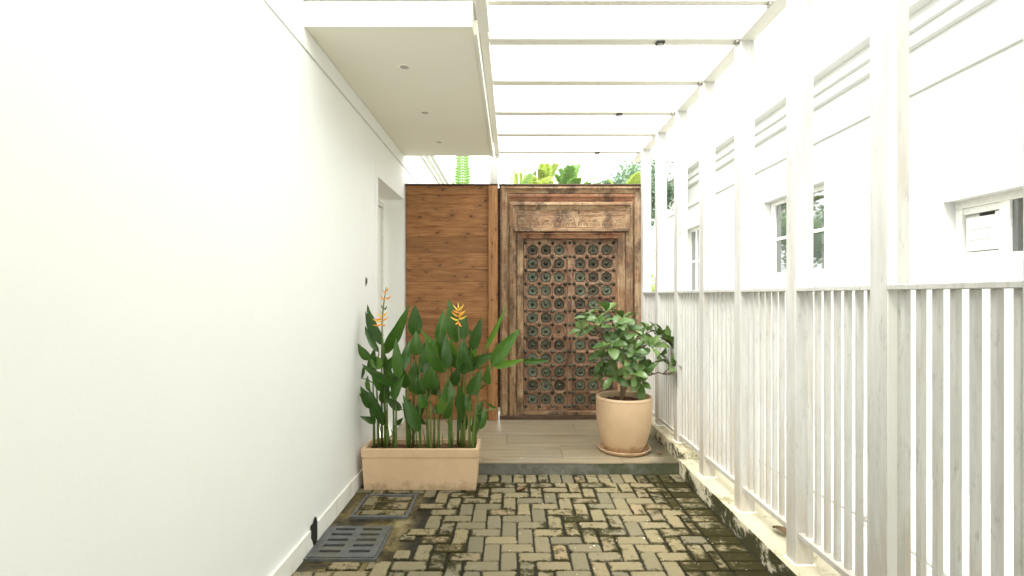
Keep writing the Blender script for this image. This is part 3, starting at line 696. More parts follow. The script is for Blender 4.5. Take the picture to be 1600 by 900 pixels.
# frieze panel
B().box(dx(807), dx(978), DF+.022, DF+.2, dz(357), dz(328), .0).build('frieze_panel', M['old_h'], door)
B().box(dx(804), dx(981), DF-.03, DF+.19, dz(362), dz(357), .006, 2).build('lintel_ledge', M['old_h'], door)
B().box(dx(779.5), dx(1005.5), DF-.03, DF+.23, dz(290.5)+.001, dz(288), .003).build('top_cap', M['darkwood'], door)
uband('inner_jamb', dx(807.5), dx(977.5), dz(362)-.001, dx(818), dx(966), dz(372), DF+.012, DF+.19, M['old_red'], M['old_v'], splay=.02)
B().box(dx(781), dx(1004), DF-.03, DF+.24, ZP, ZP+.045, .004).build('threshold', M['darkwood'], door)
B().box(dx(806), dx(978), DF+.01, DF+.2, ZP+.046, ZP+.085, .004).build('threshold', M['old_h'], door)
# diamond lattice on the carved band and bead rows on the mouldings (tiny, joined)
b = B()
x = dx(798); zc, hh = dz(309), .030
def pyramid(b, c, ax, az, dep):
    vs = [b.bm.verts.new(c+Vector(v)) for v in ((-ax, 0, 0), (0, 0, -az), (ax, 0, 0), (0, 0, az))]; t = b.bm.verts.new(c+Vector((0, -dep, 0)))
    for i in range(4): b.bm.faces.new((vs[i], vs[(i+1) % 4], t))
while x < dx(988):
    for r_ in range(4): pyramid(b, Vector((x+(r_ % 2)*.0085, DF+.003, zc+(r_-1.5)*.016)), .008, .0085, .010)
    x += .017
o = b.build('diamond_carving', M['old_red'], door); o['kind'] = 'stuff'
b = B()
z = ZP+.07
while z < dz(294):
    for xc in (dx(784.5), dx(1001)): pyramid(b, Vector((xc, DF-.024, z)), .014, .016, .012)
    if z < dz(320):
        for xc in (dx(800.5), dx(984.5)): pyramid(b, Vector((xc, DF-.018, z)), .011, .013, .009)
    z += .030
x = dx(786)
while x < dx(1000):
    pyramid(b, Vector((x, DF-.024, dz(294.5))), .015, .011, .010); x += .030
o = b.build('bead_carving', M['old_v'], door); o['kind'] = 'stuff'
# arched floral motifs of the frieze
for i in range(9):
    cx = dx(816 + i*19); cz = dz(346)
    b = B()
    hgt = [.065, .07, .06, .075, .08, .075, .06, .07, .065][i]
    arc = [(cx+.052*math.cos(t), DF+.0235, cz-.045+hgt*1.35*math.sin(t)) for t in [math.pi*j/10 for j in range(11)]]
    b.tube(arc, .006, 6)
    for sg in (-1, 1):                            # paired scrolls
        b.tube([(cx+sg*(.026+(.020-.0013*j)*math.cos(j*.62)), DF+.0235, cz-.022+(.020-.0013*j)*math.sin(j*.62)) for j in range(13)], .005, 5)
    for k_ in range(7): pyramid(b, Vector((cx-.06+.02*k_, DF+.021, cz-.068)), .009, .010, .008); pyramid(b, Vector((cx-.06+.02*k_, DF+.021, cz+.082)), .009, .008, .008)
    for k_ in range(5):
        t = math.pi*(k_+.5)/5; pyramid(b, Vector((cx+.015*math.cos(t), DF+.02, cz+.005+.022*math.sin(t))), .008, .009, .011)
    b.build('floral_carving', M['old_h'], door, True)
# door leaves: lattice board with hexagonal wells
LF = DF+.085                                    # front of the leaves
cols = [[832.3, 853.0, 873.7], [906.7, 927.2, 947.8]]
row_y = [390.3+21.2*i for i in range(12)]
P = 21.2*DF/F*1.0
def leaf_sx(px): return (px-800)*(LF)/F
def leaf_sz(py): return EYE-(py-HY)*LF/F
dish = None
def rosette_meshes():
    n = 48; bm = bmesh.new()
    prof = [(0.055, 0.0), (0.055, -.008), (0.050, -.014), (.042, -.010), (.030, -.006), (.018, -.010)]
    rings = []
    for ri, (r, y) in enumerate(prof):
        ring = []
        for k_ in range(n):
            a = 2*math.pi*k_/n; lob = 1+(.085*math.cos(6*a) if ri < 3 else (.05*math.cos(6*a) if ri == 3 else 0))
            ring.append(bm.verts.new((r*lob*math.cos(a), y, r*lob*math.sin(a))))
        rings.append(ring)
    for p, q in zip(rings, rings[1:]):
        for k_ in range(n): bm.faces.new((p[k_], p[(k_+1) % n], q[(k_+1) % n], q[k_]))
    bmesh.ops.recalc_face_normals(bm, faces=bm.faces[:])
    me = bpy.data.meshes.new('rosette'); bm.to_mesh(me); bm.free(); me.materials.append(M['patina']); smooth(me)
    def dome(r, h, name, mat, n=12):
        b = B(); b.lathe([(r*1.25, 0), (r*1.22, h*.15), (r, h*.2), (r*.86, h*.6), (r*.5, h*.92), (0, h)], (0, 0, 0), n)
        bmesh.ops.transform(b.bm, matrix=Matrix.Rotation(R(90), 4, 'X'), verts=b.bm.verts[:])
        return b.mesh(name, mat, sm=True)
    return me, dome(.017, .024, 'boss', M['iron'], 14), dome(.0165, .020, 'stud', M['iron'], 12)
ros, boss, stud = rosette_meshes()
for li in range(2):
    lx0, lx1 = (leaf_sx(818.5), leaf_sx(889.3)) if li == 0 else (leaf_sx(890.3), leaf_sx(965.5))
    zt, zb_ = leaf_sz(373.5), leaf_sz(652)
    lf = thing('door_leaf', None, None, (0, 0, 0)); 
    C.objects.unlink(lf); bpy.data.objects.remove(lf)
    b = B()
    hexr = P*.41
    for px in cols[li]:
        for py in row_y:
            cx, cz = leaf_sx(px), leaf_sz(py); h = P/2
            sq = [(-h, h*.5), (-h, h), (0, h), (h, h), (h, h*.5), (h, -h*.5), (h, -h), (0, -h), (-h, -h), (-h, -h*.5)]
            hx = [(-hexr*.95, hexr*.45), (-hexr*.62, hexr*.74), (0, hexr*1.05), (hexr*.62, hexr*.74), (hexr*.95, hexr*.45), (hexr*.95, -hexr*.5), (hexr*.62, -hexr*.85), (0, -hexr*.95), (-hexr*.62, -hexr*.85), (-hexr*.95, -hexr*.5)]
            o_ = [b.bm.verts.new((cx+x, LF, cz+z)) for x, z in sq]; i_ = [b.bm.verts.new((cx+x, LF, cz+z)) for x, z in hx]
            m_ = [b.bm.verts.new((cx+x*.94, LF+.022, cz+z*.94)) for x, z in hx]
            N = len(sq)
            for q in range(N):
                b.bm.faces.new((o_[q], o_[(q+1) % N], i_[(q+1) % N], i_[q])); b.bm.faces.new((i_[q], i_[(q+1) % N], m_[(q+1) % N], m_[q]))
            b.bm.faces.new(m_)
    gx0, gx1 = leaf_sx(cols[li][0])-P/2, leaf_sx(cols[li][2])+P/2
    gz1, gz0 = leaf_sz(row_y[0])+P/2, leaf_sz(row_y[-1])-P/2
    bmesh.ops.remove_doubles(b.bm, verts=b.bm.verts[:], dist=.0015)
    leaf = b.build('door_leaf', M['leafwood'], door)
    base = wloc(door)
    def sub(bb, name, mat, sm=False):
        me = bb.mesh(name, mat, base, sm); return link(name, me, leaf)
    sub(B().box(lx0, gx0, LF-.010, LF+.05, zb_, zt, .002), 'stile', M['leafwood'])
    sub(B().box(gx1, lx1, LF-.010, LF+.05, zb_, zt, .002), 'stile', M['leafwood'])
    sub(B().box(gx0+.001, gx1-.001, LF-.008, LF+.05, gz1, zt-.001, .002), 'rail', M['leafwood'])
    sub(B().box(gx0+.001, gx1-.001, LF-.008, LF+.05, zb_+.001, gz0, .002), 'rail', M['leafwood'])
    for k_ in range(11):                         # thin raised slats between the rows
        zc = (leaf_sz(row_y[k_])+leaf_sz(row_y[k_+1]))/2
        sub(B().box(gx0+.001, gx1-.001, LF-.007, LF+.001, zc-.013, zc+.013, .002), 'slat', M['leafwood'])
    rr = random.Random(5+li)
    for pi, px in enumerate(cols[li]):
        for ri, py in enumerate(row_y):
            c = Vector((leaf_sx(px), LF+.018, leaf_sz(py))) - base
            if not (li == 0 and pi == 2 and ri in (6,)):
                o = link('rosette', ros, leaf, c); o.rotation_euler = (rr.uniform(-.06, .06), rr.uniform(-.3, .3), rr.uniform(-.06, .06)); s_ = rr.uniform(1.0, 1.10); o.scale = (s_, rr.uniform(.8, 1.3), s_)
            o = link('boss', boss, leaf, c+Vector((0, -.006, 0))); s_ = rr.uniform(.9, 1.15); o.scale = (s_, s_, s_)
    sx = [819.8+1.5, 842.7, 863.3, 882.6] if li == 0 else [897.3, 917.0, 937.5, 958.5]
    for k_ in range(13):
        py = row_y[0]-10.6+21.2*k_
        for x in sx:
            o = link('stud', stud, leaf, Vector((leaf_sx(x)+rr.uniform(-.003, .003), LF-.009, leaf_sz(py)+rr.uniform(-.003, .003)))-base); s_ = rr.uniform(.85, 1.12); o.scale = (s_,)*3
# meeting stile between the leaves
ms = B().box(leaf_sx(886.5), leaf_sx(893.2), LF-.028, LF-.0105, leaf_sz(650), leaf_sz(375), .003).build('meeting_stile', M['leafwood'], door)
for k_ in range(13):
    py = row_y[0]-10.6+21.2*k_
    o = link('stud', stud, ms, Vector((leaf_sx(889.8), LF-.028, leaf_sz(py)))-wloc(door)); o.scale = (.9,)*3
B().box(dx(786), dx(1000), DF+.242, DF+.262, ZP+.03, dz(292)).build('back_board', M['darkwood'], door)

# ------------------------------------------------------------------ timber screen left of the door
scn = thing('timber_screen', 'tall knotty plank screen closing the gap between the white wall and the door', 'wooden screen', (-.75, 5.95, ZP))
pys = [290, 304, 318.5, 345, 370, 395, 421, 440, 470, 497, 524, 551, 578, 605, 631, 657]
for a, c in zip(pys, pys[1:]):
    z1, z0 = EYE-(a-HY)*5.9/F, max(ZP+.004, EYE-(c-HY)*5.9/F)
    j = rnd.uniform(-.003, .003)
    B().box(XL+.006, -.262, 5.905+j, 5.945, z0+.0008, z1-.0008, .0016).build('plank', M['plank'], scn)
B().box(-.270, -.166, 5.862, 5.903, ZP+.002, EYE-(290-HY)*5.87/F, .004).build('upright_batten', M['plank_v'], scn)
B().box(XL+.002, -.16, 5.86, 5.96, EYE-(290-HY)*5.9/F+.001, EYE-(288.2-HY)*5.9/F, .002).build('top_cap', M['darkwood'], scn)
B().box(XL+.005, -.28, 5.946, 5.985, ZP+.002, EYE-(292-HY)*5.9/F).build('backing', M['darkwood'], scn)

B().box(-.175, -.125, 5.965, 5.985, ZP+.13, EYE-(292-HY)*5.9/F).build('backing', M['darkwood'], scn)

# ------------------------------------------------------------------ planter box
PB = thing('planter_box', 'long rectangular buff terracotta planter with a raised rim band, filled with soil', 'planter', (-.73, 4.13, 0))
px0, px1, py0, py1, pz = -1.185, -.262, 4.013, 4.30, .328
b = B(); bm = b.bm
def rect(x0, x1, y0, y1, z): return [bm.verts.new(p) for p in ((x0, y0, z), (x1, y0, z), (x1, y1, z), (x0, y1, z))]
t = .022; rs = [rect(px0+t, px1-t, py0+.012, py1-.012, .002), rect(px0+.007, px1-.009, py0+.004, py1-.004, pz-.082), rect(px0+.007, px1-.009, py0+.004, py1-.004, pz-.078),
      rect(px0+.012, px1-.014, py0+.009, py1-.009, pz-.076), rect(px0+.012, px1-.014, py0+.009, py1-.009, pz-.070), rect(px0+.003, px1-.003, py0, py1, pz-.066), rect(px0, px1, py0-.002, py1+.002, pz-.003), rect(px0+.004, px1-.004, py0+.002, py1-.002, pz),
      rect(px0+.026, px1-.026, py0+.022, py1-.022, pz), rect(px0+.03, px1-.03, py0+.026, py1-.026, pz-.05), rect(px0+.03, px1-.03, py0+.026, py1-.026, .05)]
for p, q in zip(rs, rs[1:]):
    for i in range(4): bm.faces.new((p[i], p[(i+1) % 4], q[(i+1) % 4], q[i]))
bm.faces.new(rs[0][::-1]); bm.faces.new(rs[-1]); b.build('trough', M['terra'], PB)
def soil_patch(fn_, nx, ny, name, parent):
    b = B(); g = [[b.bm.verts.new(fn_(i/nx, j/ny)) for j in range(ny+1)] for i in range(nx+1)]
    for i in range(nx):
        for j in range(ny): b.bm.faces.new((g[i][j], g[i+1][j], g[i+1][j+1], g[i][j+1]))
    b.build(name, M['soil'], parent, True)
rs_ = random.Random(2)
soil_patch(lambda u, v: (px0+.03+(px1-px0-.06)*u, py0+.026+(py1-py0-.052)*v, pz-.038+rs_.uniform(-.008, .008)), 46, 12, 'soil', PB)

# ------------------------------------------------------------------ heliconia
def heli_leaf_mesh(curl, fold, wr, var):
    """unit length along +X, half width wr"""
    bm = bmesh.new(); N = 12; rr = random.Random(var); rows_ = []
    for i in range(N+1):
        t = i/N; wd = wr*((math.sin(math.pi*t**.74)**.85)*(1.12-.3*t) if 0 < t < 1 else 0.0)+.004*(1-t)
        wd = max(wd, .0015); zz = -curl*t*t; row = []
        for s_ in (-1, -.55, 0, .55, 1):
            row.append(bm.verts.new((t-curl*.25*t**3, s_*wd, zz+abs(s_)*wd*fold+(.010*math.sin(t*17+s_*2+var) if abs(s_) > .9 else 0))))
        rows_.append(row)
    for p, q in zip(rows_, rows_[1:]):
        for k_ in range(4): bm.faces.new((p[k_], q[k_], q[k_+1], p[k_+1]))
    me = bpy.data.meshes.new('leaf'); bm.to_mesh(me); bm.free(); smooth(me); return me
HK, HX, HYY = 2.647, 540, 440
def hp(cx, cy, Y): return at(HX+cx/HK, HYY+cy/HK, Y)
rh = random.Random(11)
def place_leaf(parent, base, tip, width, mat, name='leaf', roll=None, curl=None):
    L = (tip-base).length; cu = rh.uniform(.10, .42) if curl is None else curl
    me = heli_leaf_mesh(cu, rh.uniform(.18, .55), (width/2)/L*1.10, rh.randrange(99)); me.materials.append(mat)
    # texture space: scale object uniformly
    d = (tip-base).normalized(); side = d.cross(Vector((0, -1, 0)))
    if side.length < .1: side = d.cross(Vector((0, 0, 1)))
    side.normalize(); nrm = side.cross(d).normalized()
    if nrm.y > 0: nrm = -nrm
    if roll is None: roll = rh.uniform(-.5, .5)
    nrm = (nrm*math.cos(roll)+side*math.sin(roll)).normalized(); yv = nrm.cross(d).normalized()
    tiploc = Vector((1-cu*.25, 0, -cu)).normalized()
    m = Matrix((d, yv, nrm)).transposed()
    q = Vector((1, 0, 0)).rotation_difference(tiploc).to_matrix().inverted()
    o = link(name, me, parent, base-wloc(parent)); o.rotation_euler = (m @ q).to_euler(); o.scale = (L,)*3
    return o
LH = [ # base, tip, width in crop pixels, tone (0 dark,1 pale), clump
 (155,300,268,85,46,0,0),(158,265,88,90,44,0,0),(138,292,28,178,26,0,0),(148,245,68,120,34,0,0),(100,325,33,253,38,0,0),(218,425,62,338,44,0,0),
 (128,520,60,430,52,0,0),(92,487,24,462,24,0,0),(124,578,40,556,26,0,0),(232,530,164,474,36,0,0),(165,362,205,300,34,0,0),(200,465,205,350,34,0,0),
 (222,400,208,228,40,0,0),(98,455,92,385,24,1,0),(155,355,96,302,44,1,0),(180,440,105,385,46,0,0),(66,400,80,345,26,0,0),(140,560,105,500,30,0,0),
 (288,228,287,90,52,0,1),(290,305,292,200,48,0,1),(285,465,283,320,58,0,1),(235,365,264,240,40,0,1),(322,385,336,230,46,0,1),(385,262,407,108,42,0,1),
 (458,255,424,68,56,0,1),(412,375,328,228,54,0,1),(432,335,303,190,28,1,1),(435,312,433,232,58,1,1),(488,242,497,130,44,0,1),(518,285,562,145,42,0,1),
 (487,385,484,235,62,0,1),(476,372,637,288,44,0,1),(552,262,508,198,34,0,1),(604,350,726,188,54,0,1),(612,350,742,320,28,1,1),(735,330,845,326,22,0,1),
 (575,285,672,85,18,1,1),(512,470,562,358,50,0,1),(590,425,592,338,30,0,1),(422,500,424,398,50,0,1),(400,550,400,458,38,1,1),(350,445,352,345,66,0,1),
 (312,465,302,398,44,0,1),(358,532,425,522,32,0,1),(264,528,266,484,42,0,1),(534,622,530,570,30,0,1),(625,525,572,494,12,0,1),(470,520,478,430,40,0,1),
 (522,305,540,262,38,1,1),(378,470,376,372,60,0,1),(330,520,300,440,40,0,1),(450,430,470,350,44,0,1),(250,440,225,330,36,0,0),(330,590,300,540,16,0,1),(515,540,500,460,30,0,1),(210,590,240,560,20,0,0)]
_q = random.Random(77)
for _i in range(20):
    _c = 0 if _i < 6 else 1
    _bx = _q.uniform(105, 215) if _c == 0 else _q.uniform(265, 560); _by = _q.uniform(330, 640)
    LH.append((_bx, _by, _bx+_q.uniform(-75, 75), _by-_q.uniform(90, 170), _q.uniform(30, 46), 0, _c))
stems = [(118,0),(136,0),(150,0),(163,0),(172,0),(198,0),(208,0),(255,0),(262,1),(280,1),(308,1),(340,1),(352,1),(366,1),(384,1),(430,1),(437,1),(465,1),(480,1),(490,1),(512,1),(524,1),(536,1)]
cl = [thing('heliconia_clump', 'heliconia clump at the left end of the planter with a tall orange flower spike', 'heliconia', (-1.0, 4.15, pz-.04), 'heliconias in the planter box'),
      thing('heliconia_clump', 'broad heliconia clump filling the middle and right of the planter box', 'heliconia', (-.6, 4.15, pz-.04), 'heliconias in the planter box')]
stem_info = []
tops = {}
for i, (sx_, c_) in enumerate(stems):
    Y = 4.10+rh.uniform(-.045, .12); b0 = hp(sx_, 0, Y); base = Vector((b0.x, Y, pz-.05))
    # lean towards the leaves it feeds
    stem_info.append([base, Y, sx_, c_, []])
for (bx_, by_, tx, ty, wd, tone, c_) in LH:
    best = min([s_ for s_ in stem_info if s_[3] == c_], key=lambda s_: abs(s_[2]-(bx_ if bx_ < 560 else 530))+len(s_[4])*12)
    best[4].append((bx_, by_, tx, ty, wd, tone))
for base, Y, sx_, c_, lv in stem_info:
    if not lv: lv_top = 420
    else: lv_top = min(l[1] for l in lv)
    cxm = sum(l[0] for l in lv)/len(lv) if lv else sx_
    topz = hp(0, max(lv_top, 250)+60, Y).z
    tx_ = hp(sx_+(cxm-sx_)*.45, 0, Y).x
    N = 6; pts = []; topz = max(topz, base.z+.25)
    for j in range(N+1):
        t = j/N; pts.append(Vector((base.x+(tx_-base.x)*t**1.5, base.y-.0*t, base.z+(topz-base.z)*t)))
    st = B().tube(pts, [.0125-.0075*j/N for j in range(N+1)], 8).build('stem', M['stem'], cl[c_], True)
    for (bx_, by_, tx, ty, wd, tone) in lv:
        Yl = Y+rh.uniform(-.05, .03); Yt = Yl+rh.uniform(-.12, .10)
        Yt = min(Yt, 4.55)
        pb, pt = hp(bx_, by_, Yl), hp(tx, ty, Yt)
        pt.x = max(pt.x, XL+.02)
        W = wd/HK*Yl/F
        place_leaf(cl[c_], pb, pt, W, M['heli_y'] if tone else M['heli'])
        zj = min(topz-.02, pb.z-.05); tj = max(0, min(1, (zj-base.z)/(topz-base.z))); k0 = Vector((base.x+(tx_-base.x)*tj**1.5, base.y, base.z+(topz-base.z)*tj))
        dd = (pt-pb).normalized()
        mid = (k0+pb)/2 + Vector(((pb.x-k0.x)*.15, 0, .02))
        B().tube([k0, mid, pb, pb+dd*.03], [.0058, .0048, .0040, .003], 6).build('petiole', M['stem'], cl[c_], True)
# thin young shoots at the soil
for i in range(16):
    sx_ = rh.uniform(115, 540); c_ = 0 if sx_ < 250 else 1; Y = rh.uniform(4.06, 4.22); p0 = hp(sx_, 0, Y); p0.z = pz-.05
    h_ = rh.uniform(.12, .42); l_ = rh.uniform(-.04, .04)
    B().tube([p0, p0+Vector((l_*.4, 0, h_*.5)), p0+Vector((l_, 0, h_))], [.006, .005, .003], 6).build('shoot', M['stem'], cl[c_], True)
def bract(parent, p, ang, L, mat):
    """pointed boat-shaped bract"""
    d = Vector((math.cos(ang), -.25, math.sin(ang))).normalized()
    pts = [p, p+d*L*.3+Vector((0, 0, -.004)), p+d*L*.65, p+d*L+Vector((0, 0, .012))]
    B().tube(pts, [.0035, .0085, .006, .0008], 7).build('bract', mat, parent, True)
def spike(ci, pts, spec, Y):
    P3 = [hp(x, y, Y) for x, y in pts]
    st = B().tube(P3, [.005]*(len(P3)-1)+[.0025], 7).build('flower_stalk', M['stem'], cl[ci], True)
    for (x, y, ang, L, m_) in spec: 
        bract(cl[ci], hp(x, y, Y-.005), R(ang), L, M[m_])
spike(0, [(160, 420), (152, 250), (150, 170), (158, 90), (168, 22)],
      [(150,175,195,.075,'flower'),(148,165,170,.07,'flower_y'),(150,160,20,.06,'flower'),(145,175,-20,.055,'flower'),(152,145,155,.055,'flower_y'),(154,140,30,.045,'flower_y'),(150,150,200,.06,'flower'),
       (160,110,150,.03,'stem'),(160,115,40,.03,'stem'),(166,75,150,.05,'flower'),(167,70,15,.045,'flower'),(168,45,160,.025,'flower'),(169,40,60,.03,'flower')], 4.08)
spike(1, [(470, 330), (470, 240), (468, 170), (468, 110)],
      [(468,160,165,.07,'flower_y'),(468,155,15,.07,'flower_y'),(467,145,150,.065,'flower'),(468,140,30,.065,'flower_y'),(468,170,-60,.05,'flower'),(467,165,-130,.045,'flower'),
       (468,120,140,.06,'flower_y'),(468,118,40,.055,'flower_y'),(468,112,100,.035,'flower_y'),(468,150,60,.04,'flower'),(468,128,165,.05,'flower'),(468,130,5,.05,'flower')], 4.06)

# ------------------------------------------------------------------ round pot, saucer, shrub
PC = (1.037, 4.745)
SA = thing('pot_saucer', 'round buff terracotta saucer on the tiled step under the big pot', 'saucer', (PC[0], PC[1], ZP))
B().lathe([(0, .002), (.205, .002), (.225, .006), (.243, .034), (.240, .040), (.233, .037), (.216, .015), (.19, .012), (0, .012)], (PC[0], PC[1], ZP), 64).build('saucer_dish', M['terra'], SA, True)
PT = thing('round_pot', 'large rounded buff terracotta pot on the step, right of the carved door', 'flower pot', (PC[0], PC[1], ZP+.013))
B().lathe([(0, 0), (.165, 0), (.178, .006), (.205, .07), (.232, .16), (.249, .26), (.256, .36), (.257, .45), (.254, .487), (.249, .492), (.238, .492), (.232, .486), (.230, .44), (.228, .40), (.2, .1), (0, .1)],
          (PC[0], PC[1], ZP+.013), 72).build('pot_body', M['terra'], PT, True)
B().lathe([(.2571, .468), (.2585, .470), (.2585, .476), (.2562, .479)], (PC[0], PC[1], ZP+.013), 72).build('rim_line', M['terra'], PT, True)
soil_patch(lambda u, v: (PC[0]+.2295*u*math.cos(2*math.pi*v), PC[1]+.2295*u*math.sin(2*math.pi*v), ZP+.45+rs_.uniform(-.006, .006)) if u > 0 else (PC[0], PC[1], ZP+.455), 10, 40, 'soil', PT)
SK, SX, SY = 3.214, 880, 460
def sp_(cx, cy, Y): return at(SX+cx/SK, SY+cy/SK, Y)
SH = thing('potted_shrub', 'bushy shrub with rosettes of thick oval green leaves growing in the round pot', 'shrub', (PC[0], PC[1], ZP+.45))
def oval_leaf(var):
    bm = bmesh.new(); N = 7; rows_ = []
    for i in range(N+1):
        t = i/N; wd = .25*math.sin(math.pi*min(1, t**1.35*.93+.035))**.7; zz = .10*math.sin(t*2.6)-.16*t*t*(1+.3*(var % 3)); row = []
        if i == 0: wd = .02
        for s_ in (-1, -.5, 0, .5, 1): row.append(bm.verts.new((t, s_*wd, zz+abs(s_)*wd*(.22+.1*(var % 2)))))
        rows_.append(row)
    for p, q in zip(rows_, rows_[1:]):
        for k_ in range(4): bm.faces.new((p[k_], q[k_], q[k_+1], p[k_+1]))
    me = bpy.data.meshes.new('leaf'); bm.to_mesh(me); bm.free(); smooth(me); me.materials.append(M['pot_leaf']); return me
ol = [oval_leaf(v_) for v_ in range(4)]
YC = PC[1]
ros_pts = [(95,178,-.05),(140,125,.02),(178,150,-.12),(215,85,.05),(262,165,-.12),(300,118,.08),(330,185,-.08),(238,255,-.15),(290,235,-.12),(335,285,-.15),(205,315,-.05),
  (322,330,-.16),(392,215,.05),(422,180,.1),(440,262,-.05),(472,200,.12),(505,225,.05),(490,300,0),(545,352,-.05),(588,372,-.02),(560,390,.06),(530,240,.1),(205,405,0),(260,410,-.12),(350,395,-.18),
  (410,390,-.05),(392,440,-.1),(385,305,.1),(432,375,.05),(280,300,.2),(240,370,.12)]
T0 = Vector((PC[0]-.028, PC[1]-.02, ZP+.44)); T1 = sp_(292, 415, YC-.02)
rp = random.Random(4)
nodes = {'a': sp_(245, 300, YC-.03), 'b': sp_(320, 300, YC+.02), 'c': sp_(455, 400, YC), 'd': sp_(205, 225, YC), 'e': sp_(290, 210, YC-.02), 'f': sp_(420, 250, YC+.05), 'g': sp_(500, 400, YC)}
def limb(a, b_, r0, r1, name='branch'):
    m_ = (a+b_)/2+Vector((rp.uniform(-.02, .02), rp.uniform(-.02, .02), rp.uniform(-.015, .02)))
    B().tube([a, m_, b_], [r0, (r0+r1)/2, r1], 7).build(name, M['bark'], SH, True)
B().tube([T0, (T0+T1)/2+Vector((.008, 0, 0)), T1], [.019, .016, .015], 9).build('trunk', M['bark'], SH, True)
T2 = T0+Vector((.02, .01, .10)); limb(T0+Vector((.005, 0, .02)), sp_(330, 430, YC), .012, .009)
limb(T1, nodes['a'], .012, .009); limb(T1, nodes['b'], .012, .008); limb(sp_(330, 430, YC), nodes['c'], .009, .007)
limb(nodes['a'], nodes['d'], .009, .006); limb(nodes['a'], nodes['e'], .008, .006); limb(nodes['b'], nodes['f'], .008, .006); limb(nodes['c'], nodes['g'], .007, .006)
NC = Vector((PC[0]-.02, PC[1], .95))
for (cx, cy, dy) in ros_pts:
    p = sp_(cx, cy, YC+dy); cand = list(nodes.values())+[T1]
    nn = min(cand, key=lambda q: (q-p).length)
    up = ((p-nn).normalized()*.8+Vector((0, -.15, .75))+(p-NC)*.9).normalized()
    limb(nn, p, .006, .004, 'twig')
    nl = 7 if rp.random() < .6 else 6
    a0 = rp.uniform(0, 6.28); q = up.to_track_quat('Z', 'Y').to_matrix()
    for k_ in range(nl):
        a = a0+k_*2.399; elev = R(8+k_*7+rp.uniform(-8, 8)); L = rp.uniform(.13, .185)*(1-.04*k_)
        d = q @ Vector((math.cos(a)*math.cos(elev), math.sin(a)*math.cos(elev), math.sin(elev)))
        n_ = q @ Vector((-math.cos(a)*math.sin(elev), -math.sin(a)*math.sin(elev), math.cos(elev)))
        yv = n_.cross(d); m_ = Matrix((d, yv, n_)).transposed()
        st0 = p - up*.012*(nl-k_)*.25
        o = link('leaf', rp.choice(ol), SH, st0+d*.012-wloc(SH)); o.rotation_euler = m_.to_euler(); o.rotation_euler.rotate_axis('X', rp.uniform(-.3, .3)); o.scale = (L, L*rp.uniform(.9, 1.15), L)

# ------------------------------------------------------------------ garden behind the door
def frond_mesh(name, L, nl, wl, droop, mat, width=.02, vee=.25):
    """pinnate frond along +X drooping in -Z"""
    b = B(); rr = random.Random(nl+int(L*100)); pts = []
    for i in range(11):
        t = i/10; pts.append(Vector((L*(t-.18*droop*t*t), 0, L*(-.55*droop*t*t))))
    b.tube(pts, [.014*(1-.85*i/10) for i in range(11)], 5)
    for i in range(nl):
        t = .1+.88*i/nl; k_ = min(9, int(t*10)); p = pts[k_].lerp(pts[k_+1], t*10-k_); tan = (pts[k_+1]-pts[k_]).normalized()
        ll = wl*(math.sin(math.pi*(t*.85+.1))**.6)*rr.uniform(.9, 1.1)
        for s_ in (-1, 1):
            d = (Vector((0, s_, 0))*.88+tan*.42+Vector((0, 0, vee*rr.uniform(.4, 1.2)))).normalized(); sid = tan*width
            tip = p+d*ll+Vector((0, 0, -ll*.15)); md = p+d*ll*.5
            v_ = [b.bm.verts.new(q) for q in (p-sid*.3, p+sid*.3, md+sid*.5, tip, md-sid*.5)]
            b.bm.faces.new(v_)
    me = bpy.data.meshes.new(name); b.bm.to_mesh(me); b.bm.free(); me.materials.append(mat); return me
def palm(loc, h, nf, L, mat, label, seed, trunk_r=.06, tilt=(20, 75), wl=.3, nl=34, width=.02, cat='palm', name='palm', rnd_az=True):
    rr = random.Random(seed); P_ = thing(name, label, cat, loc)
    b = B(); pts = [Vector(loc)+Vector((.03*math.sin(i*1.3), .02*math.cos(i), h*i/6)) for i in range(7)]
    b.tube(pts, [trunk_r*(1.25-.5*i/6) for i in range(7)], 10).build('trunk', M['bark'], P_, True)
    ms_ = [frond_mesh('frond', L*f_, nl, wl*L/1.2, dr, mat, width) for f_, dr in ((1, .5), (.9, .9), (.8, .3))]
    for i in range(nf):
        a = i*2.399+rr.uniform(-.2, .2); e = R(rr.uniform(*tilt))
        o = link('frond', rr.choice(ms_), P_, pts[-1]-Vector(loc)); o.rotation_euler = (0, -e, a); s_ = rr.uniform(.85, 1.1); o.scale = (s_,)*3
    return P_
# nearest: one broad upright frond showing above the plank screen
cy = thing('cycad', 'young palm with one broad upright bright green frond rising behind the plank screen', 'palm', (-.67, 7.0, -.08))
B().tube([(-.67, 7, -.08), (-.66, 7.0, .9), (-.68, 7.0, 1.9)], [.09, .07, .05], 10).build('trunk', M['bark'], cy, True)
fm = frond_mesh('frond', 1.9, 44, .165, .04, M['palm'], .050, .1)
for a, e, s_ in ((90, 89, 1), (200, 50, .9), (320, 45, .9), (80, 35, .85), (260, 60, .6)):
    o = link('frond', fm, cy, Vector((-.01, 0, 1.95))); o.rotation_euler = (0, -R(e), R(a)); o.scale = (s_,)*3
palm((.22, 8.8, -.08), 3.1, 13, .8, M['palm_y'], 'yellow green palm crown showing behind the white trellis above the door', 21, wl=.28, width=.04)
palm((.98, 9.2, -.08), 3.3, 15, .75, M['palm'], 'green fan of stiff fronds centred above the carved door frame', 22, tilt=(40, 88), wl=.30, nl=30, width=.06)
palm((.62, 10.5, -.08), 3.8, 12, .8, M['palm_y'], 'yellowish palm tips far behind the middle of the door top', 23, wl=.3, width=.04)
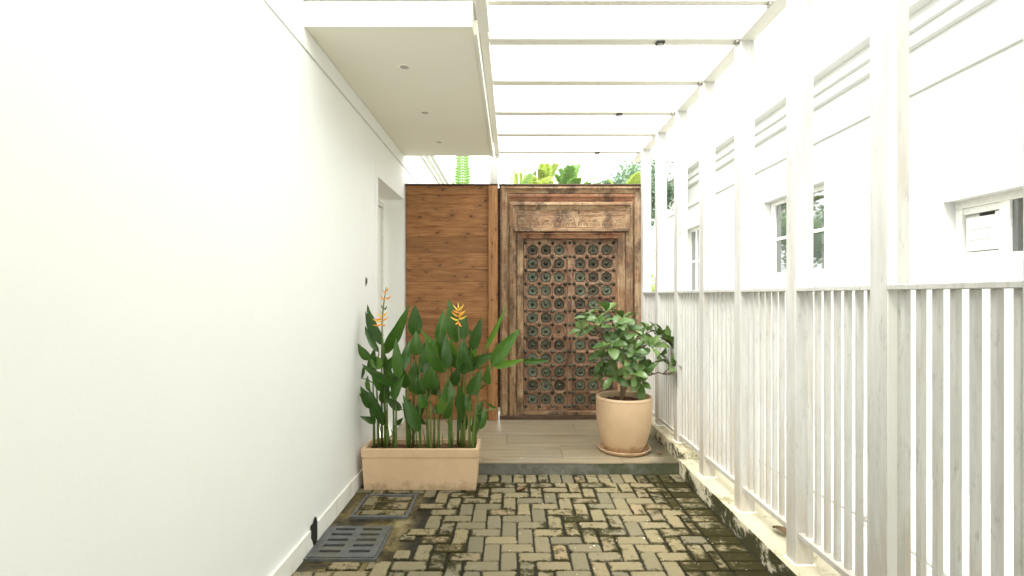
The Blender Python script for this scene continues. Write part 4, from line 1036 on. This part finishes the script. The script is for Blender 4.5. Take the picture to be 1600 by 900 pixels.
palm((2.02, 9.3, -.08), 3.15, 12, .8, M['palm_y'], 'bright yellow palm just left of the far corner post, above the door', 24, tilt=(30, 85), width=.05)
palm((4.1, 14.5, -.08), 1.4, 16, 2.0, M['palm_y'], 'lime green palm low in the slit beside the far end of the neighbouring house', 25, tilt=(5, 80), wl=.3)
palm((3.4, 16.5, -.08), 3.2, 14, 1.9, M['palm'], 'tall green palm beyond the far end of the passage', 26, tilt=(-10, 70))
palm((-.2, 13.5, -.08), 3.0, 14, 1.8, M['palm'], 'spreading palm deep in the garden behind the planks', 27, tilt=(-5, 70))
def bush(loc, rad, n, mat, label, seed, h=0.0, cat='tree', name='leafy_tree', ls=.09):
    rr = random.Random(seed); T = thing(name, label, cat, loc)
    base = Vector(loc); c = base+Vector((0, 0, h))
    B().tube([base, base+Vector((.04, .02, h*.5)), c], [.07, .05, .03], 8).build('trunk', M['bark'], T, True)
    b = B(); 
    clumps = [c+Vector((rr.gauss(0, rad*.5), rr.gauss(0, rad*.5), rr.gauss(0, rad*.42))) for _ in range(14)]
    for q in clumps: b.tube([c-Vector((0, 0, rad*.5)), (c+q)/2, q], [.02, .012, .005], 4)
    b.build('branches', M['bark'], T)
    b = B()
    for i in range(n):
        p = rr.choice(clumps)+Vector((rr.gauss(0, rad*.2), rr.gauss(0, rad*.2), rr.gauss(0, rad*.18)))
        d = Vector((rr.uniform(-1, 1), rr.uniform(-1, 1), rr.uniform(-.6, .8))).normalized(); s_ = d.cross(Vector((rr.uniform(-1, 1), rr.uniform(-1, 1), 1))).normalized()*ls*.3
        L = ls*rr.uniform(.7, 1.2)
        b.bm.faces.new([b.bm.verts.new(q) for q in (p, p+d*L*.5+s_, p+d*L, p+d*L*.5-s_)])
    o = b.build('crown', mat, T); return T
bush((2.62, 10.4, -.08), .55, 3200, M['palm_d'], 'dark blue green leafy tree above the right corner of the door frame', 31, 3.7)
bush((1.75, 10.8, -.08), .36, 2600, M['palm_d'], 'loose grey green shrub top between the palms over the door', 32, 3.75)
bush((4.6, 17.5, -.08), 1.3, 5000, M['palm_d'], 'dark tree seen past the far corner of the neighbouring house', 33, 4.9, ls=.16)
bush((-1.9, 16, -.08), 1.2, 3500, M['palm'], 'green tree behind the end of the left house', 34, 3.4, ls=.16)
bush((.5, 9.6, -.08), .35, 1800, M['palm'], 'pale green bush tip left of the middle of the door top', 35, 3.35)
# white trellis
tr = thing('white_trellis', 'white metal trellis with uprights and slanting bars standing behind the door top', 'trellis', (.25, 8.4, -.08))
b = B()
for i in range(5): B().box(.10+i*.075, .122+i*.075, 8.4, 8.42, -.08, 3.72+.02*(i % 2), .003).build('upright', M['post'], tr)
for i in range(3): B().tube([(.10, 8.39, 3.30-.35*i), (.42, 8.39, 3.62-.35*i)], .010, 6).build('slanting_bar', M['post'], tr)
B().box(.09, .425, 8.425, 8.445, 2.6, 2.63).build('cross_rail', M['post'], tr)
# weed by the far side of the railing
wd = thing('yard_weed', 'small grey green weed on the neighbour side of the railing near the pipe', 'weed', (2.15, 2.35, 0))
rr = random.Random(8)
for i in range(9):
    a = rr.uniform(0, 6.28); p0 = Vector((2.15, 2.35, 0)); d = Vector((math.cos(a)*.12, math.sin(a)*.12, rr.uniform(.08, .2)))
    place_leaf(wd, p0+d*.15, p0+d, .02, M['palm_d'])
